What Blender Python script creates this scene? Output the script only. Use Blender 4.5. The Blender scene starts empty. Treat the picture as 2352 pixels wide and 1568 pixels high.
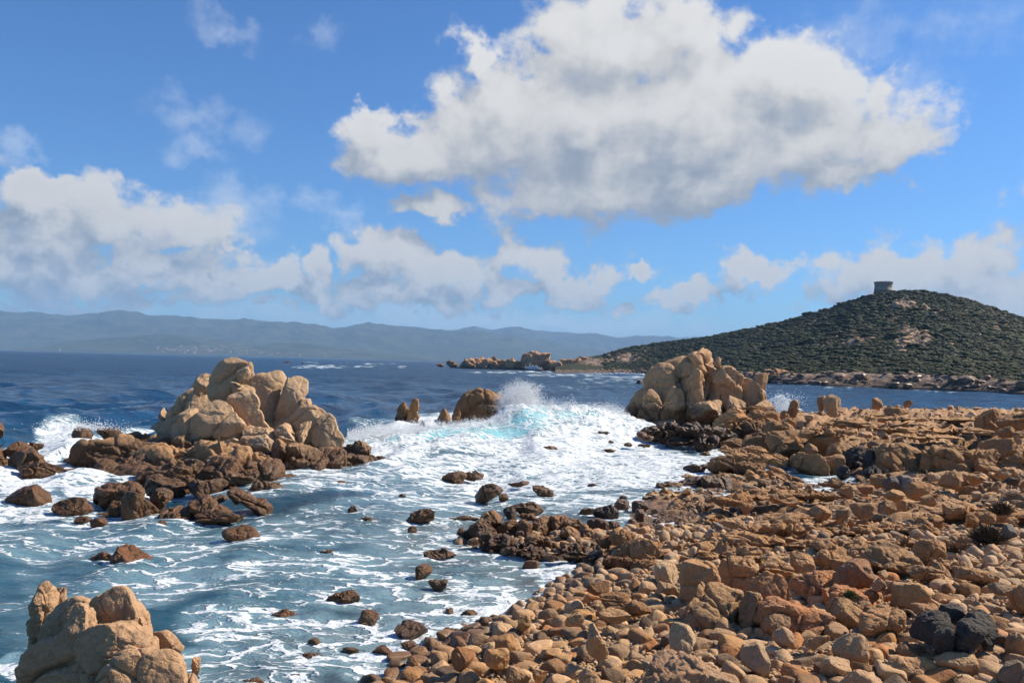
import bpy, math, random
import numpy as np
from mathutils import Matrix, Vector

scene = bpy.context.scene
COL = scene.collection
R = math.radians

# ------------------------------------------------------------------ camera
CAM_Z = 5.0
FPX = 2037.0                      # focal length in pixels of a 2352 px wide view of the place
PITCH, ROLL = R(1.35), R(1.46)
_f = Vector((0, math.cos(PITCH), math.sin(PITCH)))
_r0 = Vector((1, 0, 0))
_u0 = _r0.cross(_f)
_r = _r0 * math.cos(ROLL) + _u0 * math.sin(ROLL)
_u = _u0 * math.cos(ROLL) - _r0 * math.sin(ROLL)
cam_data = bpy.data.cameras.new("camera")
cam = bpy.data.objects.new("camera", cam_data)
COL.objects.link(cam)
cam.matrix_world = Matrix(((_r.x, _u.x, -_f.x, 0), (_r.y, _u.y, -_f.y, 0), (_r.z, _u.z, -_f.z, CAM_Z), (0, 0, 0, 1)))
cam_data.sensor_width = 36.0
cam_data.lens = 36.0 * FPX / 2352.0
cam_data.clip_start = 0.1
cam_data.clip_end = 60000.0
scene.camera = cam

# ------------------------------------------------------------------ light
SUN_AZ, SUN_EL = R(71), R(41)     # azimuth from straight ahead (+Y) towards the right (+X)
sun_data = bpy.data.lights.new("sun", 'SUN')
sun_data.energy = 5.0
sun_data.angle = R(0.53)
sun_data.color = (1.0, 0.88, 0.72)
sun = bpy.data.objects.new("sun", sun_data)
COL.objects.link(sun)
_s = Vector((math.cos(SUN_EL) * math.sin(SUN_AZ), math.cos(SUN_EL) * math.cos(SUN_AZ), math.sin(SUN_EL)))
sun.rotation_euler = _s.to_track_quat('Z', 'Y').to_euler()
sun.location = (60, 10, 60)
scene.view_settings.view_transform = 'Standard'
scene.view_settings.look = 'None'
scene.view_settings.gamma = 1.0
scene.view_settings.exposure = 0.6
scene.cycles.max_bounces = 5
scene.cycles.diffuse_bounces = 1
scene.cycles.glossy_bounces = 2
scene.cycles.volume_bounces = 0
scene.cycles.use_adaptive_sampling = True
scene.cycles.adaptive_threshold = 0.03

# ------------------------------------------------------------------ pixel <-> place helpers
F3, R3, U3 = np.array(_f), np.array(_r), np.array(_u)
def ray(X, Y):
    """direction of sight for a point of the 2352 x 1568 view, scaled to 1 along the lens axis"""
    return F3 + R3 * ((X - 1176.0) / FPX) - U3 * ((Y - 784.0) / FPX)
def on_plane(X, Y, z=0.0):
    d = ray(X, Y); t = (z - CAM_Z) / d[2]
    return np.array((0, 0, CAM_Z)) + d * t
def at_depth(X, Y, dist):
    d = ray(X, Y); t = dist / d[1]
    return np.array((0, 0, CAM_Z)) + d * t
def view_xy(P):
    """where points of the place fall in the 2352 x 1568 view"""
    q = P - np.array((0, 0, CAM_Z))
    zz = np.maximum(q @ F3, 0.05)
    return 1176.0 + FPX * (q @ R3) / zz, 784.0 - FPX * (q @ U3) / zz

# ------------------------------------------------------------------ noise
def _hash(ix, iy, iz, seed):
    h = (ix.astype(np.int64) * 374761393 + iy.astype(np.int64) * 668265263 + iz.astype(np.int64) * 2147483647 + seed * 974634721) & 0xffffffff
    h = ((h ^ (h >> 13)) * 1274126177) & 0xffffffff
    h = ((h ^ (h >> 16)) * 2246822519) & 0xffffffff
    return h ^ (h >> 15)
_rg = np.random.RandomState(7)
_G = _rg.normal(size=(1024, 3)); _G /= np.linalg.norm(_G, axis=1)[:, None]
def perlin(p, seed=0):
    i = np.floor(p).astype(np.int64); f = p - i
    w = f * f * f * (f * (f * 6 - 15) + 10)
    out = 0
    for a in (0, 1):
        for b in (0, 1):
            for c in (0, 1):
                g = _G[_hash(i[:, 0] + a, i[:, 1] + b, i[:, 2] + c, seed) & 1023]
                v = (g * (f - np.array((a, b, c)))).sum(1)
                out = out + v * (w[:, 0] if a else 1 - w[:, 0]) * (w[:, 1] if b else 1 - w[:, 1]) * (w[:, 2] if c else 1 - w[:, 2])
    return out * 1.5
def fbm(p, octaves=4, seed=0, gain=0.5, ridged=False):
    a, s, t = 1.0, 0.0, 0.0
    for k in range(octaves):
        n = perlin(p * (2.03 ** k), seed + k * 17)
        if ridged: n = 1 - 2 * np.abs(n)
        s = s + a * n; t += a; a *= gain
    return s / t
def P2(x, y, s=1.0):
    return np.stack((np.ravel(x) * s, np.ravel(y) * s, np.zeros(np.size(x))), 1)
def worley2(x, y, seed=0, jit=0.9):
    """F1, F2 and a random id of the nearest cell"""
    ix, iy = np.floor(x).astype(np.int64), np.floor(y).astype(np.int64)
    f1 = np.full(x.shape, 9.0); f2 = np.full(x.shape, 9.0); idv = np.zeros(x.shape)
    for a in (-1, 0, 1):
        for b in (-1, 0, 1):
            h = _hash(ix + a, iy + b, ix * 0, seed)
            px = ix + a + 0.5 + jit * ((h & 1023) / 1023.0 - 0.5)
            py = iy + b + 0.5 + jit * (((h >> 10) & 1023) / 1023.0 - 0.5)
            d = np.hypot(px - x, py - y)
            n = d < f1
            f2 = np.where(n, f1, np.minimum(f2, d)); idv = np.where(n, ((h >> 20) & 1023) / 1023.0, idv); f1 = np.where(n, d, f1)
    return f1, f2, idv
def facets2(x, y, seed, tilt=0.6):
    """tilted plates: height of each cell's own sloping plane, and the distance to its edge"""
    ix, iy = np.floor(x).astype(np.int64), np.floor(y).astype(np.int64)
    f1 = np.full(x.shape, 9.0); f2 = np.full(x.shape, 9.0); h = np.zeros(x.shape)
    for a in (-1, 0, 1):
        for b in (-1, 0, 1):
            q = _hash(ix + a, iy + b, ix * 0, seed)
            px = ix + a + 0.5 + .9 * ((q & 255) / 255.0 - 0.5); py = iy + b + 0.5 + .9 * (((q >> 8) & 255) / 255.0 - 0.5)
            dx, dy = x - px, y - py; d = np.hypot(dx, dy)
            pl = ((q >> 16) & 255) / 255.0 - .5 + tilt * (dx * (((q >> 24) & 15) / 7.5 - 1) + dy * (((q >> 28) & 15) / 7.5 - 1))
            n = d < f1
            f2 = np.where(n, f1, np.minimum(f2, d)); h = np.where(n, pl, h); f1 = np.where(n, d, f1)
    return h, f2 - f1
def fract3(p, seed):
    """broken stone: every cell of a 3-D mosaic gets its own sloping face; also the distance to the joints"""
    i = np.floor(p).astype(np.int64); x, y, z = p.T
    f1 = np.full(len(p), 9.0); f2 = np.full(len(p), 9.0); h = np.zeros(len(p))
    for a in (-1, 0, 1):
        for b in (-1, 0, 1):
            for c in (-1, 0, 1):
                q = _hash(i[:, 0] + a, i[:, 1] + b, i[:, 2] + c, seed)
                dx = x - (i[:, 0] + a + .5 + .8 * ((q & 127) / 127. - .5)); dy = y - (i[:, 1] + b + .5 + .8 * (((q >> 7) & 127) / 127. - .5)); dz = z - (i[:, 2] + c + .5 + .8 * (((q >> 14) & 127) / 127. - .5))
                d = np.sqrt(dx * dx + dy * dy + dz * dz)
                pl = ((q >> 21) & 31) / 31. - .5 + .55 * (dx * (((q >> 26) & 3) / 1.5 - 1) + dy * (((q >> 28) & 3) / 1.5 - 1) + dz * (((q >> 30) & 3) / 1.5 - 1))
                n = d < f1
                f2 = np.where(n, f1, np.minimum(f2, d)); h = np.where(n, pl, h); f1 = np.where(n, d, f1)
    return h, f2 - f1
def sstep(a, b, x):
    t = np.clip((x - a) / (b - a), 0, 1)
    return t * t * (3 - 2 * t)

# ------------------------------------------------------------------ mesh helpers
def mesh_np(name, V, Fc, smooth=True, attrs=None):
    """V (n,3); Fc (m,3) or (m,4)"""
    me = bpy.data.meshes.new(name)
    k = Fc.shape[1]
    me.vertices.add(len(V)); me.vertices.foreach_set("co", np.ascontiguousarray(V, dtype=np.float32).ravel())
    me.loops.add(Fc.size); me.loops.foreach_set("vertex_index", np.ascontiguousarray(Fc, dtype=np.int32).ravel())
    me.polygons.add(len(Fc)); me.polygons.foreach_set("loop_start", np.arange(0, Fc.size, k, dtype=np.int32))
    me.polygons.foreach_set("loop_total", np.full(len(Fc), k, dtype=np.int32))
    me.polygons.foreach_set("use_smooth", np.full(len(Fc), bool(smooth)))
    for n, v in (attrs or {}).items():
        a = me.attributes.new(n, 'FLOAT', 'POINT'); a.data.foreach_set("value", np.ascontiguousarray(v, dtype=np.float32))
    me.update(calc_edges=True)
    me.validate()
    return me
def link(name, me, mat=None, parent=None, loc=None):
    o = bpy.data.objects.new(name, me); COL.objects.link(o)
    if mat is not None and me is not None and not me.materials: me.materials.append(mat)
    if parent is not None: o.parent = parent
    if loc is not None: o.location = loc
    return o
def tag(o, label=None, cat=None, group=None, kind=None):
    if label: o["label"] = label
    if cat: o["category"] = cat
    if group: o["group"] = group
    if kind: o["kind"] = kind
    return o
def grid_faces(nu, nv):
    i = np.arange(nu * nv).reshape(nu, nv)
    return np.stack((i[:-1, :-1], i[1:, :-1], i[1:, 1:], i[:-1, 1:]), -1).reshape(-1, 4)
_ico = {}
def ico(n):
    if n in _ico: return _ico[n]
    if n == 0:
        t = (1 + 5 ** .5) / 2
        v = np.array([(-1, t, 0), (1, t, 0), (-1, -t, 0), (1, -t, 0), (0, -1, t), (0, 1, t), (0, -1, -t), (0, 1, -t), (t, 0, -1), (t, 0, 1), (-t, 0, -1), (-t, 0, 1)], float)
        f = np.array([(0, 11, 5), (0, 5, 1), (0, 1, 7), (0, 7, 10), (0, 10, 11), (1, 5, 9), (5, 11, 4), (11, 10, 2), (10, 7, 6), (7, 1, 8), (3, 9, 4), (3, 4, 2), (3, 2, 6), (3, 6, 8), (3, 8, 9), (4, 9, 5), (2, 4, 11), (6, 2, 10), (8, 6, 7), (9, 8, 1)])
    else:
        v, f = ico(n - 1)
        e = np.sort(np.concatenate((f[:, [0, 1]], f[:, [1, 2]], f[:, [2, 0]])), 1)
        u, inv = np.unique(e, axis=0, return_inverse=True); inv = inv.reshape(-1)
        m = (v[u[:, 0]] + v[u[:, 1]]) / 2
        k = len(f); a, b, c = inv[:k] + len(v), inv[k:2 * k] + len(v), inv[2 * k:] + len(v)
        f = np.concatenate((np.stack((f[:, 0], a, c), 1), np.stack((f[:, 1], b, a), 1), np.stack((f[:, 2], c, b), 1), np.stack((a, b, c), 1)))
        v = np.concatenate((v, m))
    v = v / np.linalg.norm(v, axis=1)[:, None]
    _ico[n] = (v, f)
    return _ico[n]

# ------------------------------------------------------------------ node helpers
class NT:
    def __init__(self, tree): self.t = tree
    def n(self, typ, **kw):
        nd = self.t.nodes.new(typ)
        for k, v in kw.items(): setattr(nd, k, v)
        return nd
    def set(self, sock, v):
        if v is None: return
        if hasattr(v, 'is_output') or isinstance(v, bpy.types.NodeSocket): self.t.links.new(v, sock)
        elif isinstance(v, (tuple, list)) and len(v) == 3 and sock.type == 'RGBA': sock.default_value = (*v, 1)
        else: sock.default_value = v
    def math(self, op, a, b=None, c=None, clamp=False):
        nd = self.n('ShaderNodeMath', operation=op, use_clamp=clamp)
        self.set(nd.inputs[0], a); self.set(nd.inputs[1], b); self.set(nd.inputs[2], c)
        return nd.outputs[0]
    def vmath(self, op, a, b=None, c=None):
        nd = self.n('ShaderNodeVectorMath', operation=op)
        self.set(nd.inputs[0], a); self.set(nd.inputs[1], b); self.set(nd.inputs[2], c)
        return nd.outputs['Value'] if op in ('LENGTH', 'DOT_PRODUCT', 'DISTANCE') else nd.outputs[0]
    def ss(self, x, a, b, lo=0.0, hi=1.0):
        nd = self.n('ShaderNodeMapRange', interpolation_type='SMOOTHSTEP')
        self.set(nd.inputs[0], x); self.set(nd.inputs[1], a); self.set(nd.inputs[2], b); self.set(nd.inputs[3], lo); self.set(nd.inputs[4], hi)
        return nd.outputs[0]
    def noise(self, vec, scale, detail=4.0, rough=0.5, dist=0.0, out='Fac', dim='3D'):
        nd = self.n('ShaderNodeTexNoise', noise_dimensions=dim)
        self.set(nd.inputs['Vector'], vec); self.set(nd.inputs['Scale'], scale); self.set(nd.inputs['Detail'], detail)
        self.set(nd.inputs['Roughness'], rough); self.set(nd.inputs['Distortion'], dist)
        return nd.outputs['Color' if out == 'Color' else 0]
    def voro(self, vec, scale, feature='F1', detail=0.0, rand=1.0, smooth=None, dim='3D'):
        nd = self.n('ShaderNodeTexVoronoi', feature=feature, voronoi_dimensions=dim)
        self.set(nd.inputs['Vector'], vec); self.set(nd.inputs['Scale'], scale); self.set(nd.inputs['Randomness'], rand)
        if 'Detail' in nd.inputs: self.set(nd.inputs['Detail'], detail)
        if smooth is not None and 'Smoothness' in nd.inputs: self.set(nd.inputs['Smoothness'], smooth)
        return nd.outputs['Distance']
    def mix(self, fac, a, b, blend='MIX'):
        nd = self.n('ShaderNodeMix', data_type='RGBA', blend_type=blend)
        self.set(nd.inputs[0], fac); self.set(nd.inputs[6], a); self.set(nd.inputs[7], b)
        return nd.outputs[2]
    def ramp(self, x, stops):
        nd = self.n('ShaderNodeValToRGB'); el = nd.color_ramp.elements
        while len(el) < len(stops): el.new(0.5)
        for e, (p, c) in zip(el, stops): e.position = p; e.color = (*c, 1)
        self.set(nd.inputs[0], x)
        return nd.outputs[0]
    def attr(self, name, typ='GEOMETRY'):
        nd = self.n('ShaderNodeAttribute', attribute_type=typ, attribute_name=name)
        return nd.outputs['Fac']
    def bump(self, h, strength, dist, normal=None):
        nd = self.n('ShaderNodeBump'); self.set(nd.inputs['Strength'], strength); self.set(nd.inputs['Distance'], dist); self.set(nd.inputs['Height'], h)
        if normal is not None: self.set(nd.inputs['Normal'], normal)
        return nd.outputs[0]
def material(name):
    m = bpy.data.materials.new(name); m.use_nodes = True
    t = m.node_tree; b = t.nodes['Principled BSDF']
    return m, NT(t), b

# ------------------------------------------------------------------ sky with clouds
world = bpy.data.worlds.new("World"); scene.world = world; world.use_nodes = True
def build_world():
    t = world.node_tree; t.nodes.clear(); N = NT(t)
    out = N.n('ShaderNodeOutputWorld'); bg = N.n('ShaderNodeBackground')
    sky = N.n('ShaderNodeTexSky', sky_type='NISHITA'); sky.sun_disc = False
    sky.sun_elevation = SUN_EL; sky.sun_rotation = SUN_AZ; sky.altitude = 0; sky.air_density = 1.0; sky.dust_density = 0.35; sky.ozone_density = 2.6
    SKY = 0.072
    gen = N.n('ShaderNodeTexCoord').outputs['Generated']
    sep = N.n('ShaderNodeSeparateXYZ'); N.set(sep.inputs[0], gen)
    az = N.math('ARCTAN2', sep.outputs[0], sep.outputs[1]); el = N.math('ARCSINE', sep.outputs[2])
    cmb = N.n('ShaderNodeCombineXYZ'); N.set(cmb.inputs[0], az); N.set(cmb.inputs[1], el)
    P = cmb.outputs[0]
    def ae(X, Y):
        d = ray(X, Y); d = d / np.linalg.norm(d); return math.atan2(d[0], d[1]), math.asin(d[2])
    # cumulus banks: place in the view, half widths, weight
    B = [(845, 285, 75, 55, 1), (950, 350, 150, 75, 1), (1150, 300, 190, 115, 1), (1130, 140, 42, 50, .8), (1400, 120, 200, 150, 1), (1570, 80, 170, 110, .75),
         (1330, 290, 290, 165, 1.15), (1600, 290, 270, 170, 1.15), (1810, 190, 120, 100, 1), (1900, 300, 200, 110, 1), (2060, 320, 110, 60, .8), (1350, 430, 290, 85, 1),
         (995, 475, 100, 42, 1), (1580, 420, 190, 85, 1), (1910, 110, 130, 70, .35), (1930, 385, 110, 45, .9), (2120, 200, 70, 70, .3), (1700, 440, 60, 40, .5),
         (60, 440, 75, 45, 1), (70, 510, 150, 55, 1), (270, 500, 200, 65, .9), (400, 540, 130, 45, .9), (110, 610, 260, 75, 1), (380, 620, 260, 65, 1), (215, 540, 30, 18, .9), (510, 565, 35, 22, .9),
         (500, 480, 110, 55, .45), (630, 650, 130, 50, 1), (740, 615, 48, 45, 1), (880, 600, 85, 65, 1), (1010, 640, 130, 60, 1), (1080, 630, 60, 65, 1),
         (560, 655, 150, 48, .9), (1170, 665, 90, 45, .9), (770, 690, 150, 34, .8), (1240, 605, 85, 68, 1), (1300, 655, 160, 50, 1), (900, 680, 330, 42, 1), (1450, 638, 30, 18, .9), (1575, 692, 80, 30, .9), (1430, 695, 110, 26, .6),
         (1745, 640, 80, 42, .9), (1990, 645, 95, 60, 1), (2090, 610, 120, 70, 1), (2230, 620, 110, 75, 1), (2150, 690, 260, 60, 1), (2330, 700, 120, 60, .8),
         (1100, 745, 700, 40, .45), (250, 690, 420, 22, .6), (60, 715, 110, 20, .8),
         (540, 65, 90, 32, .32), (450, 280, 70, 45, .34), (735, 110, 45, 35, .22), (470, 355, 45, 28, .3), (600, 430, 60, 30, .25), (820, 510, 60, 35, .38), (550, 310, 60, 35, .25),
         (0, 330, 35, 35, .4), (2200, 60, 240, 50, .2), (740, 470, 50, 25, .25),
         (-250, 560, 250, 90, 1), (-500, 300, 220, 90, .9), (2700, 500, 240, 90, 1), (2900, 720, 300, 60, 1), (-700, 700, 400, 45, 1), (1100, -350, 400, 130, 1), (300, -420, 250, 90, 1), (2500, -300, 320, 120, .9)]
    # the field lives in a node group so that it can be read twice
    g = bpy.data.node_groups.new("cloud_field", 'ShaderNodeTree')
    g.interface.new_socket(name="P", in_out='INPUT', socket_type='NodeSocketVector')
    g.interface.new_socket(name="D", in_out='OUTPUT', socket_type='NodeSocketFloat')
    g.interface.new_socket(name="S", in_out='OUTPUT', socket_type='NodeSocketFloat')
    G = NT(g); gi = G.n('NodeGroupInput'); go = G.n('NodeGroupOutput')
    p = gi.outputs[0]
    wv = G.vmath('SUBTRACT', G.noise(p, 9.0, 2.0, 0.5, out='Color', dim='2D'), (0.5, 0.5, 0.5))
    pw = G.vmath('MULTIPLY_ADD', wv, (0.08, 0.055, 0.0), p)
    wh = G.vmath('SUBTRACT', G.noise(p, 32.0, 3.0, 0.6, out='Color', dim='2D'), (0.5, 0.5, 0.5))
    pw = G.vmath('MULTIPLY_ADD', wh, (0.055, 0.045, 0.0), pw)
    acc = None; wsp = None
    for (X, Y, a, b, w) in B:
        ca, ce = ae(X, Y); kk = 1.42 if Y < 540 else 1.36; ra, rb = kk * a / FPX, (kk if Y < 540 else 1.28) * b / FPX
        q = G.vmath('MULTIPLY_ADD', pw, (1 / ra, 1 / rb, 0), (-ca / ra, -ce / rb, 0))
        s = G.math('MULTIPLY_ADD', G.vmath('LENGTH', q), -w, w)
        if w < .5: wsp = s if wsp is None else G.math('MAXIMUM', wsp, s)
        else: acc = s if acc is None else G.math('SMOOTH_MAX', acc, s, 0.25)
    sp = G.n('ShaderNodeSeparateXYZ'); G.set(sp.inputs[0], p)
    lo = G.ss(sp.outputs[1], 0.05, 0.17, 1.0, 0.0); hi = G.math('SUBTRACT', 1.0, lo)
    ps = G.vmath('MULTIPLY', p, (1.0, 1.3, 1.0))
    wv2 = G.vmath('MULTIPLY_ADD', wv, (0.08, 0.08, 0), ps)
    v1 = G.voro(wv2, 17.0, 'F1', 2.0, 1.0, dim='2D'); v2 = G.voro(wv2, 36.0, 'F1', 2.0, 1.0, dim='2D')
    bil = G.math('SUBTRACT', 0.42, G.math('ADD', G.math('MULTIPLY', v1, hi), G.math('MULTIPLY', v2, lo)))
    fl = G.math('SUBTRACT', G.noise(ps, 12.0, 1.6, 0.60, dim='2D'), 0.5)
    f2 = G.math('SUBTRACT', G.noise(ps, 28.0, 9.0, 0.66, dim='2D'), 0.5)
    fb = G.math('ADD', G.math('MULTIPLY', fl, G.math('MULTIPLY_ADD', hi, 0.45, 0.35)), G.math('MULTIPLY', f2, G.math('MULTIPLY_ADD', hi, -0.22, 1.02)))
    d = G.math('ADD', G.math('MULTIPLY', acc, 1.45), G.math('ADD', G.math('MULTIPLY', bil, G.math('MULTIPLY_ADD', lo, 0.25, 0.46)), fb))
    G.set(go.inputs[0], d); G.set(go.inputs[1], G.math('ADD', acc, G.math('ADD', G.math('MULTIPLY', fl, 0.45), G.math('MULTIPLY', bil, 0.22))))
    g.interface.new_socket(name='W', in_out='OUTPUT', socket_type='NodeSocketFloat'); G.set(go.inputs[2], G.math('ADD', wsp, G.math('MULTIPLY', fb, 0.5)))
    def field(v):
        nd = N.n('ShaderNodeGroup'); nd.node_tree = g; N.set(nd.inputs[0], v)
        return nd.outputs[0], nd.outputs[1], nd.outputs[2]
    D0, S0, W0 = field(P)
    D1, S1, _w1 = field(N.vmath('ADD', P, (0.014, 0.034, 0)))
    mask = N.ss(D0, 0.0, 0.56)
    gs = N.math('SUBTRACT', S0, S1); gd = N.math('SUBTRACT', D0, D1)
    lit = N.ss(N.math('ADD', N.math('MULTIPLY', gs, 0.24), N.math('MULTIPLY', gd, 0.42)), -0.50, 0.46)   # thin towards the sun: bright
    deep = N.ss(S0, 0.15, 0.9)                          # thick: grey
    b = N.math('MULTIPLY_ADD', lit, 0.36, 0.47)
    b = N.math('SUBTRACT', b, N.math('MULTIPLY', deep, N.math('MULTIPLY_ADD', lit, -0.03, 0.08)))
    b = N.math('ADD', b, N.math('MULTIPLY_ADD', N.ss(el, 0.14, 0.34), 0.13, N.math('MULTIPLY_ADD', N.ss(el, 0.03, 0.13), 0.06, -0.03)))
    ccol = N.mix(N.ss(b, 0.3, 0.85), (0.66, 0.82, 1.06), (1.0, 0.99, 0.97))
    ccol = N.vmath('SCALE', ccol); sc = ccol.node; N.set(sc.inputs['Scale'], N.math('MULTIPLY', b, 0.555))
    low = N.ss(el, 0.0, 0.16)
    skyc = N.vmath('SCALE', sky.outputs[0]); N.set(skyc.node.inputs['Scale'], SKY)
    mask = N.math('MULTIPLY', mask, N.math('MULTIPLY_ADD', low, 0.2, 0.77))
    mask = N.math('MULTIPLY', mask, N.ss(el, -0.02, 0.03))
    skyc = N.vmath('MULTIPLY', skyc, (0.52, 0.86, 1.26))
    skyc = N.mix(N.math('MULTIPLY', N.ss(W0, 0.0, 0.42), 0.42), skyc, (0.45, 0.50, 0.58))
    col = N.mix(mask, skyc, ccol)
    N.set(bg.inputs[0], col); bg.inputs[1].default_value = 1.0
    t.links.new(bg.outputs[0], out.inputs[0])
build_world()

# ------------------------------------------------------------------ materials
def rock_material(name, base, warm, grey, pale, bump=1.0, islands=False):
    """granite; object colour tints it, its alpha gives the height of the wet line in tens of metres"""
    m, N, b = material(name)
    geo = N.n('ShaderNodeNewGeometry'); pos = geo.outputs['Position']
    oi = N.n('ShaderNodeObjectInfo')
    big = N.noise(pos, 0.45, 4.0, 0.6); mid = N.noise(pos, 1.9, 6.0, 0.62, 0.6); fine = N.noise(pos, 16.0, 5.0, 0.65)
    c = N.mix(N.ss(big, 0.36, 0.66), base, warm)
    c = N.mix(N.ss(mid, 0.52, 0.72, 0, 0.65), c, grey)
    mid2 = N.noise(N.vmath('MULTIPLY', pos, (1, 1, 0.45)), 2.7, 5.0, 0.6)
    c = N.mix(N.ss(mid2, 0.55, 0.75, 0, 0.6), c, pale)
    pk = N.noise(N.vmath('ADD', pos, (31.0, 7.0, 3.0)), 0.9, 5.0, 0.65)
    c = N.mix(N.ss(pk, 0.56, 0.68, 0, 0.38), c, (pale[0] * .95, pale[1] * .82, pale[2] * .80))
    lch = N.noise(N.vmath('ADD', pos, (3.0, 71.0, 13.0)), 3.6, 6.0, 0.7)
    c = N.mix(N.ss(lch, 0.60, 0.70, 0, 0.55), c, (0.11, 0.10, 0.085))
    sp = N.voro(pos, 55.0)
    c = N.mix(N.ss(sp, 0.10, 0.42, 0.45, 0.0), c, (0.05, 0.042, 0.035))
    c = N.mix(N.ss(fine, 0.35, 0.68, 0.24, 0.0), c, (0.06, 0.045, 0.03))
    st = N.noise(N.vmath('MULTIPLY', pos, (2.4, 2.4, 0.32)), 1.3, 4.0, 0.6)     # run-off streaks
    c = N.mix(N.ss(st, 0.56, 0.74, 0, 0.5), c, (0.07, 0.05, 0.035))
    if islands:
        rr = geo.outputs['Random Per Island']
        tint = N.ramp(rr, [(0.0, (0.50, 0.50, 0.52)), (0.10, (0.75, 0.74, 0.74)), (0.22, (1.0, .92, .84)), (0.4, (1.05, 1.0, .95)), (0.55, (.80, .73, .65)), (0.7, (1.2, 1.18, 1.16)), (0.9, (1.1, .85, .65)), (1.0, (1.3, 1.3, 1.3))])
        c = N.mix(1.0, c, tint, 'MULTIPLY')
        wl = N.math('ADD', 0.18, 0.0)
    else:
        c = N.mix(1.0, c, oi.outputs['Color'], 'MULTIPLY')
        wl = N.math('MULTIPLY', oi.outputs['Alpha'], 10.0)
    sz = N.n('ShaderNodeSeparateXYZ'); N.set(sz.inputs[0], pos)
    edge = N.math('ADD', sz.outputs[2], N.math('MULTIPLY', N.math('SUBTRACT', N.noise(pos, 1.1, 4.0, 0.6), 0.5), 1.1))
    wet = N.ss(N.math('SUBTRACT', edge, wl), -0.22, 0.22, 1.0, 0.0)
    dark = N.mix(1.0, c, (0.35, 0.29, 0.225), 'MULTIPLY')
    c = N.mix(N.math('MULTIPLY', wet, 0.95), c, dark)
    N.set(b.inputs['Base Color'], c)
    N.set(b.inputs['Roughness'], N.math('SUBTRACT', 0.88, N.math('MULTIPLY', wet, N.ss(mid, 0.3, 0.7, 0.36, 0.58))))
    b.inputs['Specular IOR Level'].default_value = 0.4
    h = N.math('ADD', N.math('MULTIPLY', N.noise(pos, 5.0, 8.0, 0.68), 1.0), N.math('MULTIPLY', N.noise(pos, 34.0, 4.0, 0.7), 0.28))
    h2 = N.math('ADD', h, N.math('MULTIPLY', N.ss(N.voro(N.vmath('ADD', pos, N.vmath('SCALE', N.noise(pos, 3.0, 3.0, .5, out='Color'))), 1.6, 'DISTANCE_TO_EDGE'), 0.0, 0.035), 0.16))
    N.set(b.inputs['Normal'], N.bump(h2, 0.8 * bump, 0.10))
    return m
M_ROCK = rock_material("granite", (0.45, 0.285, 0.148), (0.52, 0.305, 0.142), (0.27, 0.195, 0.135), (0.55, 0.39, 0.24))
M_PALE = rock_material("pale_granite", (0.52, 0.35, 0.205), (0.55, 0.36, 0.20), (0.40, 0.29, 0.19), (0.62, 0.46, 0.30), bump=0.6)
M_RED = rock_material("rusty_granite", (0.43, 0.24, 0.12), (0.50, 0.235, 0.10), (0.30, 0.19, 0.12), (0.52, 0.35, 0.21))
M_BLACK = rock_material("dark_basalt", (0.055, 0.047, 0.040), (0.07, 0.056, 0.044), (0.036, 0.033, 0.030), (0.10, 0.088, 0.075))
M_COBBLE = rock_material("beach_stone", (0.42, 0.27, 0.148), (0.48, 0.285, 0.132), (0.32, 0.24, 0.165), (0.53, 0.39, 0.26), bump=0.5)
M_COBBLES = rock_material("beach_stones", (0.49, 0.345, 0.21), (0.50, 0.33, 0.18), (0.30, 0.225, 0.155), (0.51, 0.375, 0.24), bump=0.4, islands=True)

# ------------------------------------------------------------------ shoreline and ground
SHORE_V = [(700, 1800), (930, 1568), (1000, 1500), (1090, 1462), (1190, 1425), (1285, 1370), (1372, 1302), (1330, 1290), (1235, 1278), (1130, 1258), (1085, 1240), (1150, 1222),
           (1260, 1212), (1370, 1228), (1460, 1216), (1455, 1180), (1488, 1140), (1570, 1110), (1612, 1068), (1655, 1050), (1740, 1085), (1840, 1108), (1900, 1116), (1965, 1112),
           (1985, 1092), (1930, 1085), (1850, 1082), (1760, 1048), (1710, 1026), (1650, 1024), (1560, 1010), (1480, 990), (1425, 978), (1450, 963), (1560, 958), (1770, 966), (1800, 968), (1850, 962), (1900, 955)]
SHORE = [tuple(on_plane(X, Y)[:2]) for X, Y in SHORE_V] + [(52, 102), (75, 104), (110, 104), (150, 80), (150, -30), (-3.5, -30), (-4.0, 2.0), (-4.2, 7.5)]
def shore_dist(x, y):
    """metres from the waterline, positive on land"""
    x = np.ravel(x); y = np.ravel(y)
    d = np.full(x.shape, 1e9); ins = np.zeros(x.shape, bool)
    n = len(SHORE)
    for i in range(n):
        ax, ay = SHORE[i]; bx, by = SHORE[(i + 1) % n]
        ex, ey = bx - ax, by - ay
        t = np.clip(((x - ax) * ex + (y - ay) * ey) / (ex * ex + ey * ey + 1e-9), 0, 1)
        d = np.minimum(d, np.hypot(x - ax - t * ex, y - ay - t * ey))
        cr = (ay > y) != (by > y)
        ins ^= cr & (x < (bx - ax) * (y - ay) / (by - ay + 1e-12) + ax)
    return np.where(ins, d, -d)
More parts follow.
